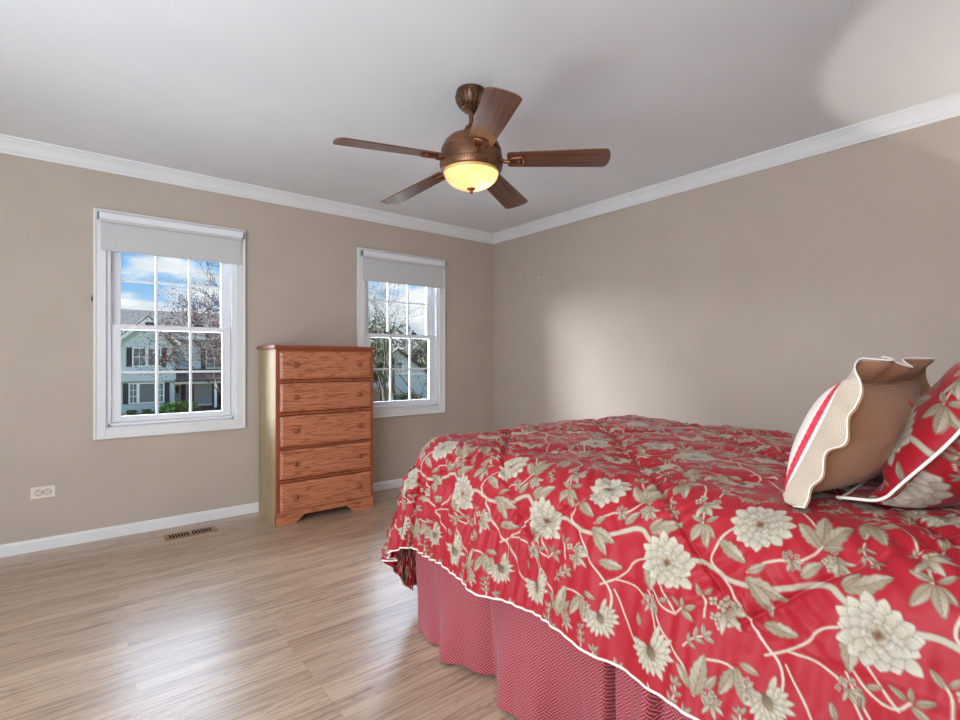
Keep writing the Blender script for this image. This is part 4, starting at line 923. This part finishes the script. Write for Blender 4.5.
def build_house():
    ox, oy = 0.9, 41.0
    r = tag(empty('house', (ox, oy, GZ)), 'pale green clapboard house with black shutters and a porch across the street', 'house')
    zl = lambda z: z - GZ; xl = lambda x: x - ox
    # gabled front wing
    b = bmesh.new(); prism(b, [(xl(-0.85), 0), (xl(2.62), 0), (xl(2.62), zl(2.72)), (xl(0.885), zl(4.25)), (xl(-0.85), zl(2.72))], 1, 0, 6.0); obj('gable_wing', b, M['siding'], r)
    b = bmesh.new()
    for s in (-1, 1):
        p = [(xl(0.885), zl(4.25)), (xl(0.885 + s * 2.1), zl(4.25 - 2.1 * .88)), (xl(0.885 + s * 2.1), zl(4.40 - 2.1 * .88)), (xl(0.885), zl(4.42))]; prism(b, p, 1, -0.45, 6.0)
    obj('gable_roof', b, M['shingle'], r)
    b = bmesh.new()
    for s in (-1, 1):
        p = [(xl(0.885), zl(4.02)), (xl(0.885 + s * 2.1), zl(4.02 - 2.1 * .88)), (xl(0.885 + s * 2.1), zl(4.30 - 2.1 * .88)), (xl(0.885), zl(4.30))]; prism(b, p, 1, -0.48, -0.38)
    obj('rake_board', b, M['white'], r)
    b = bmesh.new(); box(b, xl(-0.9), xl(2.68), -0.28, 0.0, zl(-0.42), zl(0.20)); box(b, xl(-0.9), xl(2.68), -0.33, 0.0, zl(0.10), zl(0.24)); obj('overhang', b, M['siding'], r)
    # main body with the long roof
    b = bmesh.new(); box(b, xl(-9.0), xl(12.0), 2.0, 10.0, 0, zl(3.0)); obj('main_wall', b, M['siding'], r)
    b = bmesh.new(); prism(b, [(1.3, zl(2.85)), (6.0, zl(5.15)), (10.6, zl(2.85)), (10.6, zl(3.0)), (6.0, zl(5.32)), (1.3, zl(3.0))], 0, xl(-9.4), xl(12.4)); obj('roof', b, M['shingle'], r)
    b = bmesh.new(); box(b, xl(2.62), xl(12.2), 1.2, 1.34, zl(2.78), zl(3.02)); obj('gutter', b, M['white'], r)
    house_window(r, xl(0.02), xl(0.74), zl(0.72), zl(1.98), 0, shutters=(-1,)); house_window(r, xl(0.93), xl(1.66), zl(0.72), zl(1.98), 0, shutters=(1,))
    house_window(r, xl(-0.20), xl(0.20), zl(-2.0), zl(-0.64), 0, 3, 2, (-1,)); house_window(r, xl(0.38), xl(1.32), zl(-2.0), zl(-0.64), 0, 1, 1); house_window(r, xl(1.48), xl(1.86), zl(-2.0), zl(-0.64), 0, 3, 2, (1,))
    house_window(r, xl(5.2), xl(6.3), zl(0.5), zl(2.0), 2.0, 2, 2, (-1, 1))
    # porch
    b = bmesh.new(); prism(b, [(-0.5, zl(-0.40)), (2.0, zl(0.42)), (2.0, zl(0.28)), (-0.5, zl(-0.55))], 0, xl(2.62), xl(9.0)); obj('porch_roof', b, M['shingle_dark'], r)
    b = bmesh.new(); box(b, xl(2.62), xl(9.0), -0.3, -0.1, zl(-0.72), zl(-0.50)); obj('porch_beam', b, M['white'], r)
    for x in (5.42, 7.4): b = bmesh.new(); box(b, xl(x - .09), xl(x + .09), -0.28, -0.10, 0.1, zl(-0.70)); obj('porch_post', b, M['white'], r)
    b = bmesh.new(); box(b, xl(2.62), xl(9.0), -0.5, 2.0, 0.0, 0.14); obj('porch_deck', b, M['shingle'], r)
    b = bmesh.new(); box(b, xl(3.34), xl(3.66), 1.93, 2.0, zl(-2.3), zl(-0.66)); box(b, xl(3.92), xl(4.24), 1.93, 2.0, zl(-2.3), zl(-0.66)); obj('shutter', b, M['shutter'], r)
    b = bmesh.new(); box(b, xl(5.6), xl(6.6), 1.93, 2.0, 0.14, zl(-0.66)); obj('door', b, M['shutter'], r)
    # wall lantern
    b = bmesh.new(); lathe(b, [(0, zl(-1.55)), (.08, zl(-1.5)), (.13, zl(-1.1)), (.16, zl(-1.08)), (0, zl(-0.85))], 10, (xl(3.08), 1.85)); obj('porch_lantern', b, M['shutter'], r)
build_house()

def build_cottage():
    ox, oy = 21.2, 40.0
    r = tag(empty('house', (ox, oy, GZ)), 'small gabled grey-white house glimpsed behind branches through the window by the corner', 'house')
    b = bmesh.new(); prism(b, [(-3.4, 0), (3.6, 0), (3.6, 2.6), (0.1, 4.9), (-3.4, 2.6)], 1, 0, 8); obj('wall', b, M['siding2'], r)
    b = bmesh.new()
    for s in (-1, 1):
        prism(b, [(0.1, 4.9), (0.1 + s * 4.1, 4.9 - 4.1 * .657), (0.1 + s * 4.1, 5.05 - 4.1 * .657), (0.1, 5.08)], 1, -0.4, 8.2)
    obj('roof', b, M['shingle'], r)
    house_window(r, -0.5, 0.7, 2.9, 3.7, 0, 2, 2)
    b = bmesh.new(); box(b, -3.0, 3.2, -0.06, 0.0, 2.45, 2.62); obj('trim_band', b, M['white'], r)
build_cottage()

def leaf_cloud(name, center, size, n, leaf, mat, parent, seed, core=None):
    """a mass of small folded leaves filling an ellipsoid, thinning at the edge"""
    rnd = np.random.RandomState(seed); V = []; F = []
    d = rnd.normal(size=(n, 3)); d /= np.linalg.norm(d, axis=1, keepdims=True); q = rnd.rand(n) ** .45
    lump = 1 + .25 * np.sin(d[:, 0] * 5 + seed) * np.cos(d[:, 1] * 4 + 2) + .15 * np.sin(d[:, 2] * 9 + seed)
    P = np.array(center) + d * (q * lump)[:, None] * np.array(size)
    a = rnd.normal(size=(n, 3)); a /= np.linalg.norm(a, axis=1, keepdims=True); b = np.cross(a, rnd.normal(size=(n, 3))); b /= np.linalg.norm(b, axis=1, keepdims=True)
    s = leaf * (0.6 + .8 * rnd.rand(n))[:, None]
    V = np.stack([P - a * s, P + b * s * .45, P + a * s, P - b * s * .45], 1).reshape(-1, 3); F = np.arange(4 * n).reshape(n, 4)
    me = bpy.data.meshes.new(name); me.from_pydata(V.tolist(), [], F.tolist()); me.update()
    return link(name, me, mat, parent)
def bush(loc, size, n, leaf, mat, label, cat, seed, group=None, name='shrub', lift=0.0):
    r = tag(empty(name, loc), label, cat, group)
    f = leaf_cloud('foliage', (0, 0, size[2] * .9 + lift), size, n, leaf, mat, r, seed); tag(f, kind='stuff')
    b = bmesh.new()
    for k in range(5):
        a = k * 1.3; tube(b, [(0.05 * math.cos(a), 0.05 * math.sin(a), 0), (size[0] * .45 * math.cos(a), size[1] * .45 * math.sin(a), size[2] * 1.1 + lift)], [.03 + .02 * size[2], .012], 5)
    obj('stem', b, M['bark'], r)
    return r
def bare_tree(loc, height, seed, label, trunk_r=0.16, spread=1.0, mat='bark', buds=0, lean=(0, 0), group='bare trees outside the windows', levels=5, twig=0.9):
    rnd = random.Random(seed)
    r = tag(empty('bare_tree', loc), label, 'tree', group)
    tr, tw = bmesh.new(), bmesh.new(); tips = []
    def grow(p, d, L, rad, lev):
        pts = [p]; n = 4; q = p.copy(); dd = d.copy()
        for i in range(n):
            dd = (dd + Vector((rnd.uniform(-.22, .22), rnd.uniform(-.22, .22), rnd.uniform(-.06, .16)))).normalized(); q = q + dd * (L / n); pts.append(q.copy())
        rr = [rad * (1 - .45 * i / n) for i in range(n + 1)]
        tube(tr if lev < 2 else tw, pts, rr, 8 if lev == 0 else 5 if lev < 3 else 3, cap=False)
        if lev >= levels: tips.append(pts[-1]); return
        kids = 3 if lev == 0 else rnd.choice((2, 3, 3))
        for k in range(kids):
            a = rnd.uniform(0, 2 * PI); up = rnd.uniform(.35, .95) * spread
            side = Vector((math.cos(a), math.sin(a), 0)); side = (side - side.dot(dd) * dd).normalized()
            i = n if k == 0 else rnd.choice((n, n - 1, n - 2)) if lev > 0 else rnd.choice((n, n - 1))
            nd = (dd * math.cos(up) + side * math.sin(up)).normalized()
            grow(pts[i].copy(), nd, L * rnd.uniform(.58, .84), max(rr[i] * rnd.uniform(.5, .72), .010 * twig), lev + 1)
    grow(Vector((0, 0, 0)), Vector((lean[0], lean[1], 1)).normalized(), height * .30, trunk_r, 0)
    obj('trunk', tr, M[mat], r, smooth=True); t = obj('twigs', tw, M[mat], r, smooth=True); tag(t, kind='stuff')
    if buds:
        rs = np.random.RandomState(seed); base = np.array([tuple(t_) for t_ in tips]); P = base[rs.randint(0, len(base), buds)] + rs.normal(size=(buds, 3)) * .28
        a = rs.normal(size=(buds, 3)); a /= np.linalg.norm(a, axis=1, keepdims=True); c = np.cross(a, rs.normal(size=(buds, 3))); c /= np.linalg.norm(c, axis=1, keepdims=True)
        V = np.stack([P - a * .034, P + c * .018, P + a * .034, P - c * .018], 1).reshape(-1, 3); me = bpy.data.meshes.new('dead_leaves'); me.from_pydata(V.tolist(), [], np.arange(4 * buds).reshape(-1, 4).tolist()); me.update()
        tag(link('dead_leaves', me, M['bud'], r), kind='stuff')
    return r
# seen in the window left of the dresser
bare_tree((2.9, 16.5, GZ), 8.6, 12, 'bare tree with reddish brown dead leaves in front of the porch house', .17, 1.1, 'bark', 11000, (-.22, 0), levels=6, twig=1.5)
bare_tree((5.6, 22.0, GZ), 12.5, 5, 'tall bare tree at the right edge of the view of the porch house', .2, 1.0, 'bark', 0, (-.25, 0), levels=6, twig=1.5)
bush((2.75, 39.4, GZ), (1.15, .7, .46), 2600, .10, M['shrubgreen'], 'rounded green shrub by the porch of the house across the street', 'shrub', 3)
for k, x in enumerate((-0.15, 0.8, 1.6)):
    bush((x, 40.2, GZ), (.32, .28, .17), 420, .07, M['evergreen'], ('low dark shrub under the left lower window of the pale green house', 'low dark shrub under the middle of the lower windows of the pale green house', 'low dark shrub at the right end of the lower windows of the pale green house')[k], 'shrub', 20 + k, 'low shrubs before the house')
# seen in the window near the corner
bare_tree((9.2, 19.5, GZ), 10.5, 31, 'bare tree with a forked mossy trunk in the middle of the corner window', .17, 1.0, 'bark_green', 0, (.02, 0))
bare_tree((12.6, 24.5, GZ), 13.0, 44, 'tall bare tree standing right of the forked tree in the corner window', .2, .9, 'bark_green', 0, (-.05, 0))
bare_tree((8.6, 27.0, GZ), 11.5, 52, 'bare tree at the left of the corner window view', .18, 1.0, 'bark_green', 0, (.05, 0))
bare_tree((17.5, 34.0, GZ), 12.0, 63, 'bare tree close to the small gabled house, behind the other trunks', .18, 1.0, 'bark_green', 0, (0, 0))
bare_tree((7.6, 12.0, GZ), 7.4, 71, 'low bare tree with arching limbs nearest the corner window', .13, 1.25, 'bark', 0, (-.18, 0))
bush((17.1, 35.3, GZ), (1.3, 1.0, 1.7), 6000, .16, M['evergreen'], 'dark evergreen mass left of the small gabled house', 'tree', 7, name='evergreen_tree', lift=2.1)
bush((29.2, 47.0, GZ), (3.2, 2.0, 3.8), 7000, .18, M['thicket'], 'grey green thicket right of the small gabled house', 'tree', 8, name='evergreen_tree')
bush((21.0, 52.0, GZ), (9.5, 2.5, 5.2), 14000, .24, M['thicket'], 'broad grey green tree mass rising behind the small gabled house', 'tree', 9, name='evergreen_tree')
bush((21.8, 38.6, GZ), (1.6, .4, .40), 1500, .09, M['evergreen'], 'clipped low hedge in front of the small gabled house', 'hedge', 10, name='hedge')
r = tag(empty('wooden_fence', (18.6, 38.4, GZ)), 'short brown board fence left of the small gabled house', 'fence')
b = bmesh.new()
for k in range(14): box(b, -1.0 + k * .15, -0.86 + k * .15, -0.02, 0.02, 0.05, 1.35)
obj('boards', b, M['fence'], r)
b = bmesh.new(); box(b, -1.0, 1.1, 0.02, 0.06, 0.3, 0.4); box(b, -1.0, 1.1, 0.02, 0.06, 1.0, 1.1); obj('rail', b, M['fence'], r)
for x in (-0.95, 1.05): b = bmesh.new(); box(b, x - .05, x + .05, 0.02, 0.12, 0, 1.45); obj('post', b, M['fence'], r)
